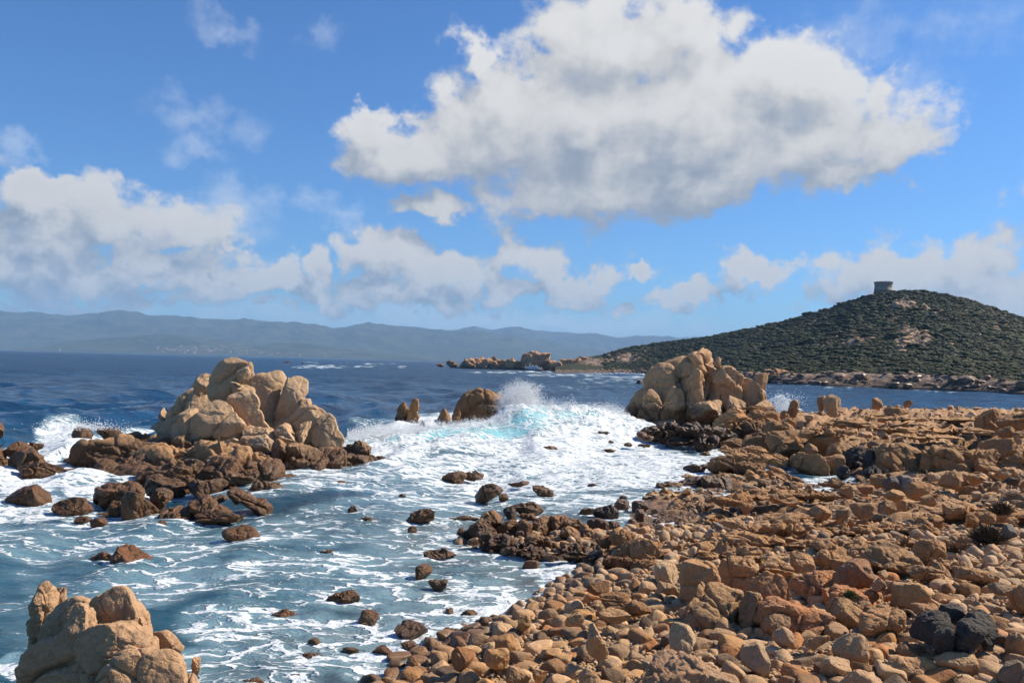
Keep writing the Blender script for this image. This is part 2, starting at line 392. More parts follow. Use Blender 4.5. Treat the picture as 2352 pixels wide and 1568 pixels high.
def ground_z(x, y, rough=True):
    shp = np.shape(x); x = np.ravel(np.asarray(x, float)); y = np.ravel(np.asarray(y, float))
    sd = shore_dist(x, y)
    far = sstep(19, 29, y)                                    # shingle near, bedrock shelf beyond
    up = sstep(42, 46.5, y + .12 * (x - 15))                  # the scarp behind the inlet
    land = 1.25 * (1 - np.exp(-np.maximum(sd, 0) / 6.0)) * (1 - far) + far * (0.42 * (1 - np.exp(-np.maximum(sd, 0) / 4.0)) + .45 * sstep(9, 24, x) * sstep(1, 6, sd))
    land = land * (1 - up) + up * (0.95 + .35 * sstep(20, 40, x)) * (1 - np.exp(-np.maximum(sd, 0) / 2.6))
    sea = np.maximum(sd, -14) * 0.16
    z = np.where(sd > 0, land + 0.02, sea)
    z = z + sstep(4, -4, y) * 1.6 * (sd > 0)
    p = P2(x, y)
    z = z + 0.16 * fbm(p * 0.16, 3, 3) * sstep(0.5, 5, sd) * (0.5 + far)
    if rough:
        k = sstep(-0.3, 1.2, sd)
        wx = x + 0.6 * perlin(p * 0.5, 31); wy = y + 0.6 * perlin(p * 0.5, 32)
        # jointed bedrock: rounded blocks at three sizes
        for s, a, sy, sk in ((3.4, 0.62, 0.62, .35), (1.35, 0.36, 0.7, -.2), (0.55, 0.20, 0.85, .3)):
            h, ed = facets2((wx + sk * wy) / s, wy * sy / s, int(s * 10))
            z = z + far * (.55 + .35 * up) * k * a * (h - .5 * np.exp(-(ed / .09) ** 1.2))
        f1, f2, idv = worley2(x / 0.26, y / 0.26, 5)
        z = z + (1 - far) * k * 0.10 * (np.sqrt(np.clip((f2 - f1) * 1.5, 0, 1)) - 0.5 + 0.5 * idv)
        z = z + 0.03 * fbm(p * 2.2, 3, 9) * k
    return z.reshape(shp)

def columns():
    a = np.radians(np.concatenate((np.linspace(-62, -34, 40, endpoint=False), np.linspace(-34, 36, 760), np.linspace(36.3, 64, 40))))
    return a
def build_ground():
    a = columns(); a = a[a > R(-30)]
    r = np.concatenate((np.array([1.5, 2.5, 3.5, 4.5, 6, 8]), 1 / np.linspace(1 / 9.0, 1 / 112.0, 620), np.linspace(114, 150, 12)))
    A, Rr = np.meshgrid(a, r, indexing='ij')
    x, y = np.sin(A) * Rr, np.cos(A) * Rr
    z = ground_z(x, y)
    V = np.stack((x, y, z), -1).reshape(-1, 3)
    Fq = grid_faces(len(a), len(r))
    zq = V[:, 2][Fq].max(1)
    Fq = Fq[zq > -2.3][:, ::-1]
    used = np.zeros(len(V), bool); used[Fq.ravel()] = True
    idx = np.cumsum(used) - 1
    o = link("ground", mesh_np("ground", V[used], idx[Fq]), M_ROCK)
    o.color = (0.92, 0.86, 0.80, 0.022)
    tag(o, kind="structure")
    return o
ground = build_ground()

# ------------------------------------------------------------------ sea
rs = np.random.RandomState(11)
WAVES = []
for k in range(46):
    L = 2.2 * 1.075 ** k * (1 + 0.1 * rs.rand()); th = R(-78 + rs.normal() * 26)
    WAVES.append((2 * math.pi / L, math.sin(th), math.cos(th), 0.0085 * L ** 0.85 * (1.5 if 3 < L < 14 else 1), rs.rand() * 6.28))
# foam thrown about: place in the view, half widths, amount
FOAM = [(1100, 1010, 330, 62, 1.0), (1330, 1010, 260, 90, 1.0), (900, 1035, 170, 50, 1.0), (1440, 1075, 260, 62, .98), (1240, 1090, 300, 50, .93), (1560, 1090, 110, 55, .9), (1060, 1090, 260, 40, .85),
        (820, 1110, 230, 34, .72), (1300, 1150, 240, 34, .72), (1440, 1150, 110, 30, .8), (1020, 1140, 230, 40, .72), (900, 1180, 300, 40, .58), (620, 1120, 170, 40, .68),
        (60, 1090, 120, 75, 1.0), (150, 1020, 90, 60, 1.0), (190, 1110, 70, 60, 1.0), (310, 1003, 150, 18, 1.0), (60, 1165, 160, 40, .9), (240, 1180, 150, 30, .78),
        (60, 1240, 260, 60, .62), (400, 1225, 300, 50, .60), (700, 1240, 300, 70, .60), (950, 1240, 240, 70, .58), (450, 1300, 340, 80, .64), (750, 1330, 320, 90, .66),
        (600, 1440, 230, 80, .72), (820, 1480, 240, 80, .72), (560, 1530, 260, 60, .76), (900, 1545, 160, 40, .82), (1010, 1420, 230, 50, .66), (1160, 1380, 150, 50, .80), (1300, 1335, 90, 50, .9),
        (1010, 1320, 240, 70, .62), (1200, 1300, 120, 30, .55), (250, 1330, 300, 100, .52), (60, 1400, 160, 140, .40), (30, 1540, 60, 40, .8), (1270, 1195, 120, 14, .45),
        (900, 972, 150, 22, .62), (940, 985, 90, 14, .85), (1220, 905, 60, 40, .5), (1810, 945, 40, 26, 1.0), (1790, 925, 30, 30, .9),
        (1900, 1105, 80, 14, .85), (1640, 1040, 60, 20, .9), (1990, 1100, 30, 10, .9),
        (1420, 868, 120, 14, .66), (1440, 858, 80, 6, .9), (1300, 856, 120, 4.5, .85), (1180, 850, 130, 3, .9), (1360, 885, 130, 5, .55), (1500, 905, 120, 5, .4),
        (735, 838, 75, 4.5, .95), (800, 838, 90, 2.2, .8), (1230, 893, 160, 5, .35), (860, 833, 60, 1.5, .8), (925, 839, 14, 2.2, .9), (1100, 841, 60, 1.6, .7),
        (640, 868, 120, 2, .3), (1000, 880, 40, 3, .35), (1930, 884, 60, 5, .6), (2150, 893, 130, 4, .7), (1830, 880, 90, 4, .5)]
WMEAN = sum(w[3] for w in WAVES) * 0.9 * (1 - 1.2 * 0.60)
CREST = [(770, 50.0, 0.4), (860, 51.5, 0.75), (1000, 54.5, 0.8), (1120, 57.0, 1.05), (1180, 58.5, 1.95), (1300, 61.5, 1.95), (1400, 65.0, 1.75), (1470, 68.0, 0.8)]
CR = [(at_depth(X, 990, d)[0], d, h) for X, d, h in CREST]
def sea_shape(x, y):
    x = np.ravel(x); y = np.ravel(y); dist = np.hypot(x, y)
    sd = shore_dist(x, y)
    calm = sstep(0.3, 9.0, -sd) * 0.85 + 0.15
    lee = 1 - 0.55 * sstep(46, 30, dist)
    z = np.zeros(x.shape)
    gap = np.maximum(dist * dist / (CAM_Z * 1100.0), 0.05)
    for k, sx, sy, amp, ph in WAVES:
        L = 2 * math.pi / k
        q = np.sin(k * (x * sx + y * sy) + ph + 0.9 * np.sin(0.11 * k * (x * sy - y * sx) + ph * 3))
        z += amp * (1 - np.abs(q) ** 1.3 * 1.2) * sstep(0.9, 3.0, L / gap) * 0.9
    z = (z - WMEAN) * calm * lee
    p = P2(x, y)
    z += 0.05 * fbm(p * 0.9, 3, 71) * sstep(120, 50, dist)
    X, Y = view_xy(np.stack((x, y, np.zeros(x.shape)), 1))
    X = X + 22 * perlin(p * 0.25, 5) * sstep(100, 60, dist); Y = Y + 9 * perlin(p * 0.3, 6) * sstep(100, 60, dist)
    foam = np.zeros(x.shape)
    for fx, fy, a, b, w in FOAM:
        q = np.clip(1.12 - np.hypot((X - fx) / a, (Y - fy) / b), 0, 1)
        foam = np.maximum(foam, w * sstep(0, 0.5, q))
    fn = fbm(np.stack((X / 22, Y / 1.6, X * 0), 1), 4, 81)
    foam = np.where(dist > 100, foam * sstep(-.25, .22, fn), foam)
    foam = np.maximum(foam, 0.16 * sstep(55, 35, dist))
    for ox, oy, orx, ory in NOTE:
        if oy < 8 or oy > 75 or math.hypot(ox, oy) > 75: continue
        near = np.nonzero((np.abs(x - ox) < orx + 1.6) & (np.abs(y - oy) < ory + 1.6))[0]
        if len(near) == 0: continue
        q = np.hypot((x[near] - ox) / (orx + .05), (y[near] - oy) / (ory + .05)); dd = (q - 1) * min(orx, ory) * (1 + .35 * perlin(P2(x[near], y[near], 1.7), 8))
        trail = np.where(y[near] < oy, 1.0, .55)
        foam[near] = np.maximum(foam[near], (.52 + .4 * np.exp(-np.clip(dd, 0, 9) / .16)) * np.exp(-np.clip(dd, 0, 9) / .75) * trail)
    foam = np.maximum(foam, sstep(-1.3, -0.05, sd) * sstep(70, 30, dist) * 0.8)
    # the breaking wave
    lift = np.zeros(x.shape); face = np.zeros(x.shape)
    bd = np.full(x.shape, 1e9); bh = np.zeros(x.shape); bs = np.zeros(x.shape)
    for (ax, ay, ah), (bx, by, bhh) in zip(CR[:-1], CR[1:]):
        ex, ey = bx - ax, by - ay; L = math.hypot(ex, ey)
        t = np.clip(((x - ax) * ex + (y - ay) * ey) / (L * L), 0, 1)
        d = np.hypot(x - ax - t * ex, y - ay - t * ey)
        sgn = np.sign((x - ax) * ey - (y - ay) * ex)           # + in front of the crest
        n = d < bd
        bh = np.where(n, ah + (bhh - ah) * t, bh); bs = np.where(n, sgn, bs); bd = np.where(n, d, bd)
    near = bd < 16
    sgd = bs * bd + 1.1 * perlin(p * 0.22, 40) * near
    prof = np.where(sgd > 0, np.exp(-np.abs(sgd / 3.6) ** 1.6), np.exp(-np.abs(sgd / 3.0) ** 1.8))
    lump = 1 + 0.30 * fbm(p * 0.55, 3, 44)
    lift = bh * prof * lump * near
    z = z * (1 - 0.6 * np.clip(lift, 0, 1)) + lift
    white = sstep(0.25, 0.9, lift)
    foam = np.maximum(foam, white)
    tq = np.exp(-(((x - at_depth(1172, 990, 54)[0]) / 1.9) ** 2 + ((sgd - 2.2) / 1.3) ** 2)) * near
    tq2 = np.exp(-(((x - at_depth(1130, 990, 54)[0]) / 5.5) ** 2 + ((sgd - 1.4) / 0.8) ** 2)) * near
    tq = np.maximum(tq, 0.6 * tq2)
    foam = foam - 0.52 * tq
    # boiling white water
    fm = sstep(0.75, 1.0, foam)
    bl = fbm(p * np.array((1.0, 1.0, 0)) * 1.15, 5, 55, 0.6)
    z += fm * (0.16 + 0.30 * np.clip(lift, 0, 1.4)) * bl * sstep(110, 60, dist)
    z += 0.05 * sstep(0.4, 0.8, foam) * sstep(45, 20, dist) * fbm(p * 2.1, 3, 57)
    turq = np.clip(sstep(0.3, 1.0, foam) * 0.75 + tq, 0, 1) * sstep(400, 90, dist)
    turq = np.maximum(turq, 0.30 * sstep(75, 50, dist) + .35 * sstep(40, 22, dist))
    shal = sstep(-5.0, -0.2, sd) * sstep(50, 25, dist)
    # surge caught behind the flat rocks at the left stands a little higher
    pool = np.exp(-(((X - 300) / 170) ** 2 + ((Y - 1003) / 22) ** 2)) + np.exp(-(((X - 165) / 70) ** 2 + ((Y - 1060) / 70) ** 2))
    z += 0.32 * np.clip(pool, 0, 1) + 0.3 * np.exp(-(((X - 190) / 90) ** 2 + ((Y - 985) / 16) ** 2)) + 0.8 * np.exp(-(((X - 1800) / 22) ** 2 + ((Y - 938) / 18) ** 2))
    return z, foam, turq, shal
def sea_material():
    m, N, b = material("sea_water")
    pos = N.n('ShaderNodeNewGeometry').outputs['Position']
    foam, turq, shal = N.attr("foam"), N.attr("turq"), N.attr("shal")
    dist = N.vmath('LENGTH', pos)
    deep = N.mix(N.ss(N.noise(N.vmath('MULTIPLY', pos, (0.30, 1.0, 0.0)), 0.20, 7.0, 0.68), 0.33, 0.67), (0.001, 0.014, 0.042), (0.006, 0.056, 0.130))
    c = N.mix(turq, deep, (0.018, 0.085, 0.112))
    c = N.mix(N.ss(turq, 0.72, 1.0), c, (0.22, 0.58, 0.62))
    mn = N.noise(pos, 0.5, 4.0, .6)
    c = N.mix(N.math('MULTIPLY', shal, N.ss(mn, 0.3, 0.7, 0.25, 0.9)), c, (0.105, 0.088, 0.066))
    # foam lace
    flat = N.vmath('MULTIPLY', pos, (0.62, 1.0, 0.0))
    w1 = N.vmath('SUBTRACT', N.noise(flat, 0.8, 3.0, 0.55, out='Color', dim='2D'), (.5, .5, .5))
    fp = N.vmath('MULTIPLY_ADD', w1, (1.5, 1.5, 0), flat)
    w2 = N.vmath('SUBTRACT', N.noise(flat, 4.0, 2.0, 0.6, out='Color', dim='2D'), (.5, .5, .5))
    fp = N.vmath('MULTIPLY_ADD', w2, (0.26, 0.26, 0), fp)
    e1, e2, e3 = (N.voro(fp, q, 'DISTANCE_TO_EDGE', dim='2D') for q in (1.05, 2.7, 6.5))
    l1 = N.ss(e1, 0.0, 0.26, 1, 0); l2 = N.ss(e2, 0.0, 0.28, 1, 0); l3 = N.ss(e3, 0, 0.34, 1, 0)
    nz = N.noise(flat, 0.55, 5.0, 0.62, dim='2D'); nf = N.noise(flat, 7.0, 4.0, 0.65, dim='2D')
    nl = N.ss(nz, 0.3, 0.7)
    pat = N.math('ADD', N.math('MULTIPLY', l1, N.math('MULTIPLY_ADD', nl, 0.30, 0.18)), N.math('ADD', N.math('MULTIPLY', l2, N.math('MULTIPLY_ADD', nl, -0.12, 0.34)), N.math('MULTIPLY', l3, 0.10)))
    pat = N.math('ADD', pat, N.math('MULTIPLY', nz, 0.42)); pat = N.math('ADD', pat, N.math('MULTIPLY', N.math('SUBTRACT', nf, .5), 0.30))
    thr = N.math('SUBTRACT', 1.285, foam)
    f = N.ss(N.math('SUBTRACT', pat, thr), -0.09, 0.16)
    # rare whitecaps on the open water
    wc = N.noise(N.vmath('MULTIPLY', pos, (0.05, 0.16, 0)), 1.0, 5.0, 0.62)
    wcf = N.math('MULTIPLY', N.ss(wc, 0.735, 0.78), N.math('MULTIPLY', N.ss(dist, 60, 110), N.ss(dist, 900, 1600, 1.0, 0.0)))
    f = N.math('MAXIMUM', f, N.math('MULTIPLY', wcf, 0.8))
    veil = N.ss(N.math('ADD', nz, N.math('MULTIPLY', foam, 0.5)), 0.52, 0.95, 0, 0.45)
    c = N.mix(N.math('MULTIPLY', veil, N.ss(foam, 0.2, 0.55)), c, (0.30, 0.48, 0.54))
    c = N.mix(f, c, N.mix(N.ss(nf, 0.3, 0.7), (0.52, 0.60, 0.64), (0.74, 0.76, 0.77)))
    N.set(b.inputs['Base Color'], c)
    N.set(b.inputs['Roughness'], N.math('ADD', N.ss(dist, 20, 300, 0.16, 0.30), N.math('MULTIPLY', f, 0.55)))
    b.inputs['IOR'].default_value = 1.33
    N.set(b.inputs['Specular IOR Level'], N.math('SUBTRACT', N.ss(dist, 20, 150, 0.42, 0.10), N.math('MULTIPLY', f, 0.15)))
    r1 = N.noise(N.vmath('MULTIPLY', pos, (0.7, 1.0, 0.2)), 1.3, 7.0, 0.62, 0.5)
    r2 = N.noise(N.vmath('MULTIPLY', pos, (0.5, 1.0, 0.2)), 0.28, 4.0, 0.6)
    r3 = N.noise(N.vmath('MULTIPLY', pos, (0.30, 0.15, 0.0)), 1.0, 5.0, 0.62, dim='2D')
    r1 = N.math('ADD', r1, N.math('MULTIPLY', r3, N.ss(dist, 50, 260, 0.0, 9.0)))
    h = N.math('ADD', N.math('MULTIPLY', r1, 0.45), N.math('MULTIPLY', r2, N.ss(dist, 40, 250, 0.25, 3.2)))
    h = N.math('ADD', h, N.math('MULTIPLY', f, N.math('MULTIPLY_ADD', N.noise(pos, 7.0, 4.0, .6), 0.12, 0.05)))
    N.set(b.inputs['Normal'], N.bump(h, 0.8, 0.55))
    return m
def build_sea():
    a = columns()
    r = np.concatenate((np.array([6.0, 8.0]), 1 / np.linspace(1 / 9.5, 1 / 150.0, 640), np.geomspace(150.0, 15000.0, 170)[1:]))
    A, Rr = np.meshgrid(a, r, indexing='ij')
    x, y = np.sin(A) * Rr, np.cos(A) * Rr
    z, foam, turq, shal = sea_shape(x, y)
    V = np.stack((x.ravel(), y.ravel(), z), -1)
    Fq = grid_faces(len(a), len(r))[:, ::-1]
    sd = shore_dist(x, y)
    keep = (sd[Fq] < 3.0).any(1)
    Fq = Fq[keep]
    used = np.zeros(len(V), bool); used[Fq.ravel()] = True
    idx = np.cumsum(used) - 1
    o = link("sea", mesh_np("sea", V[used], idx[Fq], True, {"foam": foam[used], "turq": turq[used], "shal": shal[used]}), sea_material())
    tag(o, kind="structure")
    return o

# ------------------------------------------------------------------ far coast
def hills_material(name, c1, c2, c3):
    m, N, b = material(name)
    pos = N.n('ShaderNodeNewGeometry').outputs['Position']
    n = N.noise(pos, 0.004, 8.0, 0.65)
    c = N.mix(N.ss(n, 0.4, 0.62), c1, c2)
    c = N.mix(N.ss(N.noise(pos, 0.011, 6.0, 0.7), 0.58, 0.72, 0, .8), c, c3)
    N.set(b.inputs['Base Color'], c); b.inputs['Roughness'].default_value = 0.95; b.inputs['Specular IOR Level'].default_value = 0.1
    return m
M_FAR = hills_material("far_slopes", (0.035, 0.05, 0.026), (0.065, 0.075, 0.04), (0.15, 0.125, 0.09))
def ridge(name, line, d0, d1, seed, rough, lobes, back=1.25):
    """a mountain range: crest heights read from the view, foot at d0, crest at d1"""
    Xs = np.linspace(line[0][0], line[-1][0], 420); L = np.array(line, float)
    Ys = np.interp(Xs, L[:, 0], L[:, 1])
    t = np.linspace(0, back, 70)
    V = np.zeros((len(Xs), len(t), 3))
    for j, tt in enumerate(t):
        d = d0 + (d1 - d0) * tt
        for_ = np.stack([at_depth(X, Y, d) for X, Y in zip(Xs, Ys)])
        V[:, j, 0] = for_[:, 0]; V[:, j, 1] = d
        top = np.stack([at_depth(X, Y, d1)[2] for X, Y in zip(Xs, Ys)])
        V[:, j, 2] = top * (sstep(0, 1, tt) * 0.6 + 0.4 * min(tt, 1)) if tt <= 1 else top * (1 - 0.6 * (tt - 1) / (back - 1))
    p = V.reshape(-1, 3) * np.array((1, 1, 0)) / lobes
    n = fbm(p, 6, seed, 0.55, ridged=True).reshape(V.shape[:2])
    hmax = V[:, :, 2].max()
    tt = np.clip(t, 0, 1)[None]
    V[:, :, 2] += (n - 0.1) * rough * hmax * np.sin(np.pi * np.clip(tt, 0, 1) * 0.93) * (V[:, :, 2] / hmax + 0.15)
    V[:, 0, 2] = -2
    V[[0, -1], :, 2] = np.minimum(V[[0, -1], :, 2], -1)
    o = link(name, mesh_np(name, V.reshape(-1, 3), grid_faces(*V.shape[:2])[:, ::-1]), M_FAR)
    tag(o, kind="structure")
    return o
ridge("mountains", [(-900, 745), (-500, 720), (-200, 735), (0, 725), (100, 730), (150, 735), (200, 728), (290, 722), (340, 732), (440, 737), (500, 745), (560, 741), (640, 747), (700, 752), (770, 760), (830, 752), (900, 752), (960, 760), (1000, 767), (1060, 764), (1130, 772), (1250, 790), (1400, 815), (1480, 838)], 8200, 11200, 3, 0.42, 900)
ridge("mountains", [(700, 815), (850, 785), (950, 775), (1010, 769), (1060, 762), (1090, 758), (1130, 764), (1190, 757), (1250, 766), (1320, 771), (1370, 768), (1420, 778), (1500, 776), (1560, 781), (1640, 778), (1800, 790), (2000, 785), (2300, 800), (2700, 830)], 11500, 14000, 23, 0.4, 1000)
ridge("hills", [(30, 803.5), (90, 799), (160, 786), (230, 779), (350, 771), (430, 774), (500, 783), (560, 791), (610, 794), (650, 789), (720, 792), (790, 801), (850, 809), (950, 819), (1040, 830)], 6900, 8000, 43, 0.4, 420)

# the settlement across the bay
def box_np(sx, sy, sz):
    V = np.array([(a * sx / 2, b * sy / 2, c * sz) for a in (-1, 1) for b in (-1, 1) for c in (0, 1)], float)
    Fc = np.array([(0, 1, 3, 2), (4, 6, 7, 5), (0, 4, 5, 1), (2, 3, 7, 6), (1, 5, 7, 3), (0, 2, 6, 4)])
    return V, Fc
def gable_np(sx, sy, h, rh):
    V = np.array([(-sx / 2, -sy / 2, h), (sx / 2, -sy / 2, h), (sx / 2, sy / 2, h), (-sx / 2, sy / 2, h), (-sx / 2, 0, h + rh), (sx / 2, 0, h + rh)], float)
    return V, np.array([(0, 1, 5, 4), (2, 3, 4, 5), (0, 4, 3, 3), (1, 2, 5, 5)])
def plain(name, col, rough=0.85):
    m, N, b = material(name)
    pos = N.n('ShaderNodeNewGeometry').outputs['Position']
    N.set(b.inputs['Base Color'], N.mix(N.noise(pos, 0.8, 4.0), tuple(v * .82 for v in col), col)); b.inputs['Roughness'].default_value = rough
    return m
M_WALL, M_TILE = plain("render_wall", (0.50, 0.46, 0.41)), plain("clay_tile", (0.42, 0.17, 0.09))
bpy.context.view_layer.update()
dg = bpy.context.evaluated_depsgraph_get()
rnd = random.Random(5)
HP = [(rnd.gauss(470, 55), rnd.gauss(806, 5)) for _ in range(34)] + [(rnd.gauss(400, 22), rnd.gauss(802, 3)) for _ in range(14)] + [(rnd.gauss(590, 40), rnd.gauss(812, 3)) for _ in range(12)] + [(rnd.gauss(700, 40), rnd.gauss(812, 4)) for _ in range(6)]
for X, Y in HP:
    d = ray(X, Y); hit, loc, *_ = scene.ray_cast(dg, Vector((0, 0, CAM_Z)), Vector(d).normalized(), distance=20000)
    if not hit or loc.y < 6500 or loc.z < 1: continue
    s = rnd.uniform(8, 16); h = rnd.uniform(4, 8)
    e = bpy.data.objects.new("house", None); COL.objects.link(e); e.location = (loc.x, loc.y, loc.z - 2); e.rotation_euler = (0, 0, rnd.uniform(-.5, .5))
    link("wall", mesh_np("wall", *box_np(s * 1.5, s, h), smooth=False), M_WALL, e)
    gv, gf = gable_np(s * 1.6, s * 1.1, h, h * .4)
    me = bpy.data.meshes.new("roof"); me.from_pydata(gv.tolist(), [], [(0, 1, 5, 4), (2, 3, 4, 5), (0, 4, 3), (1, 2, 5)]); link("roof", me, M_TILE, e)
    tag(e, "tiny pale house with a tiled roof in the village across the bay", "house", "houses of the village across the bay")
def lathe(prof, n=48):
    a = np.linspace(0, 2 * math.pi, n, endpoint=False)
    V = np.array([(r * math.cos(t), r * math.sin(t), z) for r, z in prof for t in a])
    F_ = [(j * n + i, j * n + (i + 1) % n, (j + 1) * n + (i + 1) % n, (j + 1) * n + i) for j in range(len(prof) - 1) for i in range(n)]
    return V, np.array(F_)
lp = on_plane(137, 806.2)
lp = lp * (6800 / lp[1]); e = bpy.data.objects.new("lighthouse", None); COL.objects.link(e); e.location = (at_depth(137, 806, 6850)[0], 6850, 0)
link("tower", mesh_np("tower", *lathe([(5.5, -1), (4.6, 10), (4.2, 20), (5.2, 20.3), (5.2, 22)], 20)), M_WALL, e)
link("lantern", mesh_np("lantern", *lathe([(2.6, 22), (2.6, 26), (0.1, 28)], 16)), M_WALL, e)
tag(e, "small white lighthouse on the low point across the bay", "lighthouse")

# ------------------------------------------------------------------ the tower hill
# crest and shoreline of the headland as seen: X, shore Y, crest Y, crest distance
HILL = [(1280, 851.5, 832, 900), (1400, 852.5, 812, 870), (1450, 853.5, 796, 860), (1520, 856, 787, 840), (1600, 861, 777, 800), (1700, 870, 760, 765), (1800, 877, 738, 720), (1860, 880, 722, 695), (1920, 882.5, 704, 668), (1965, 884, 686, 648), (2005, 885, 675, 632), (2050, 887, 670, 620),
        (2100, 889, 667, 605), (2140, 890.5, 672, 596), (2200, 893.5, 685, 580), (2260, 896.5, 704, 565), (2352, 901.5, 734, 545), (2450, 907, 768, 520), (2600, 915, 800, 490), (2900, 930, 820, 450)]
HL = np.array(HILL, float)
def hill_point(X, t):
    X = np.asarray(X, float)
    sY, cY, cd = (np.interp(X, HL[:, 0], HL[:, k]) for k in (1, 2, 3))
    d = np.stack([ray(a, b) for a, b in zip(X, sY)]); k = -CAM_Z / d[:, 2]; s0 = d * k[:, None]; d0 = s0[:, 1]
    dd = d0 + (cd - d0) * t
    dc = np.stack([ray(a, b) for a, b in zip(X, cY)]); top = CAM_Z + dc[:, 2] * cd / dc[:, 1]
    lat = np.stack([ray(a, 850.0) for a in X]); x = lat[:, 0] * dd / lat[:, 1]
    tt = np.clip(t, 0, 1)
    prof = 0.05 * sstep(0, 0.05, tt) + 0.95 * (0.30 * tt + 0.70 * tt ** 1.55)
    z = np.where(t <= 1, top * prof, top * (1 - 1.1 * max(float(t) - 1, 0.0) ** 1.2))
    return np.stack((x, dd, z), 1)
ROCKY = [(2095, 778, 55, 26, 1), (2080, 704, 48, 18, 1), (2040, 730, 40, 16, .5), (1960, 786, 50, 16, .8), (1890, 790, 45, 10, .55), (2270, 755, 60, 14, .6), (2130, 715, 30, 10, .8), (1440, 822, 40, 14, 1), (1370, 832, 60, 10, .7), (1870, 735, 14, 10, .5), (2200, 790, 40, 10, .3)]
def rocky(P):
    X, Y = view_xy(P); v = np.zeros(len(P))
    for rx, ry, a, b, w in ROCKY:
        v = np.maximum(v, w * np.clip(1.3 - np.hypot((X - rx) / a, (Y - ry) / b), 0, 1))
    return v
def build_hill():
    nx, nt = 640, 240
    Xs = np.linspace(1275, 2900, nx); ts = np.concatenate((np.linspace(-0.03, 0.08, 40, endpoint=False), np.linspace(0.08, 1.35, nt - 40)))
    V = np.zeros((nx, nt, 3))
    for j, t in enumerate(ts): V[:, j] = hill_point(Xs, t)
    flat = V.reshape(-1, 3)
    T = np.broadcast_to(ts, (nx, nt)).ravel()
    rk = rocky(flat)
    p = flat * np.array((1, 1, 0))
    f1, f2, idv = worley2(p[:, 0] / 9 + perlin(p / 14, 3), p[:, 1] / 9 + perlin(p / 14, 4), 12)
    flat[:, 2] += 2.4 * fbm(p / 45, 4, 61) * sstep(0.03, 0.2, T) + sstep(0.25, 0.7, rk) * (2.2 * np.sqrt(np.clip(f2 - f1, 0, 1)) + 1.5 * idv - 1.0)
    coast = sstep(0.0, 0.02, T) * sstep(0.10, 0.05, T)
    f1, f2, idv = worley2(p[:, 0] / 6, p[:, 1] / 5, 13)
    flat[:, 2] += coast * (1.5 * np.sqrt(np.clip(f2 - f1, 0, 1)) * idv + 0.9 * fbm(p / 5, 4, 62) - .2)
    flat[:, 2] = np.where(T < 0, -2, flat[:, 2])
    rock = np.clip(np.maximum(sstep(0.25, 0.75, rk + 0.25 * fbm(p / 12, 4, 64)), sstep(0.062, 0.042, T + 0.012 * fbm(p / 20, 3, 66))), 0, 1)
    m, N, b = material("maquis_slope")
    pos = N.n('ShaderNodeNewGeometry').outputs['Position']; ra = N.attr("rock")
    g = N.mix(N.ss(N.noise(pos, 0.045, 6.0, 0.6), 0.4, 0.62), (0.024, 0.030, 0.012), (0.042, 0.046, 0.019))
    g = N.mix(N.ss(N.noise(pos, 0.2, 5.0, 0.65), 0.60, 0.74, 0, .6), g, (0.075, 0.068, 0.034))
    rn = N.noise(pos, 0.33, 7.0, 0.65)
    rc = N.mix(N.ss(rn, 0.35, 0.65), (0.14, 0.10, 0.075), (0.40, 0.29, 0.21))
    zz = N.n('ShaderNodeSeparateXYZ'); N.set(zz.inputs[0], pos)          # sea-stained foot of the coast
    rc = N.mix(N.ss(N.math('ADD', zz.outputs[2], N.math('MULTIPLY', rn, 2.0)), 2.2, 4.6, .72, 0), rc, (0.045, 0.037, 0.03))
    N.set(b.inputs['Base Color'], N.mix(ra, g, rc)); b.inputs['Roughness'].default_value = 0.95; b.inputs['Specular IOR Level'].default_value = 0.15
    N.set(b.inputs['Normal'], N.bump(rn, 0.9, 1.6))
    o = link("headland_hill", mesh_np("headland_hill", flat, grid_faces(nx, nt)[:, ::-1], True, {"rock": rock}), m)
    tag(o, kind="structure")
    return o
hill = build_hill()
bpy.context.view_layer.update(); dg = bpy.context.evaluated_depsgraph_get()
def cast_down(x, y, z=400):
    hit, loc, nrm, *_ = hill.ray_cast(Vector((x, y, z)), Vector((0, 0, -1)))
    return (loc, nrm) if hit else (None, None)

def scatter_mesh(name, protos, items, smooth=True, attr=None):
    """items: (proto index, x, y, z, sx, sy, sz, rz, tilt) -> one mesh"""
    VV, FF, n = [], [], 0
    for (k, x, y, z, sx, sy, sz, rz, tl) in items:
        v, f = protos[k]
        c, s = math.cos(rz), math.sin(rz); ct, st = math.cos(tl), math.sin(tl)
        q = v * (sx, sy, sz)
        q = np.stack((q[:, 0], q[:, 1] * ct - q[:, 2] * st, q[:, 1] * st + q[:, 2] * ct), 1)
        q = np.stack((q[:, 0] * c - q[:, 1] * s + x, q[:, 0] * s + q[:, 1] * c + y, q[:, 2] + z), 1)
        VV.append(q); FF.append(f + n); n += len(v)
    return mesh_np(name, np.concatenate(VV), np.concatenate(FF), smooth)

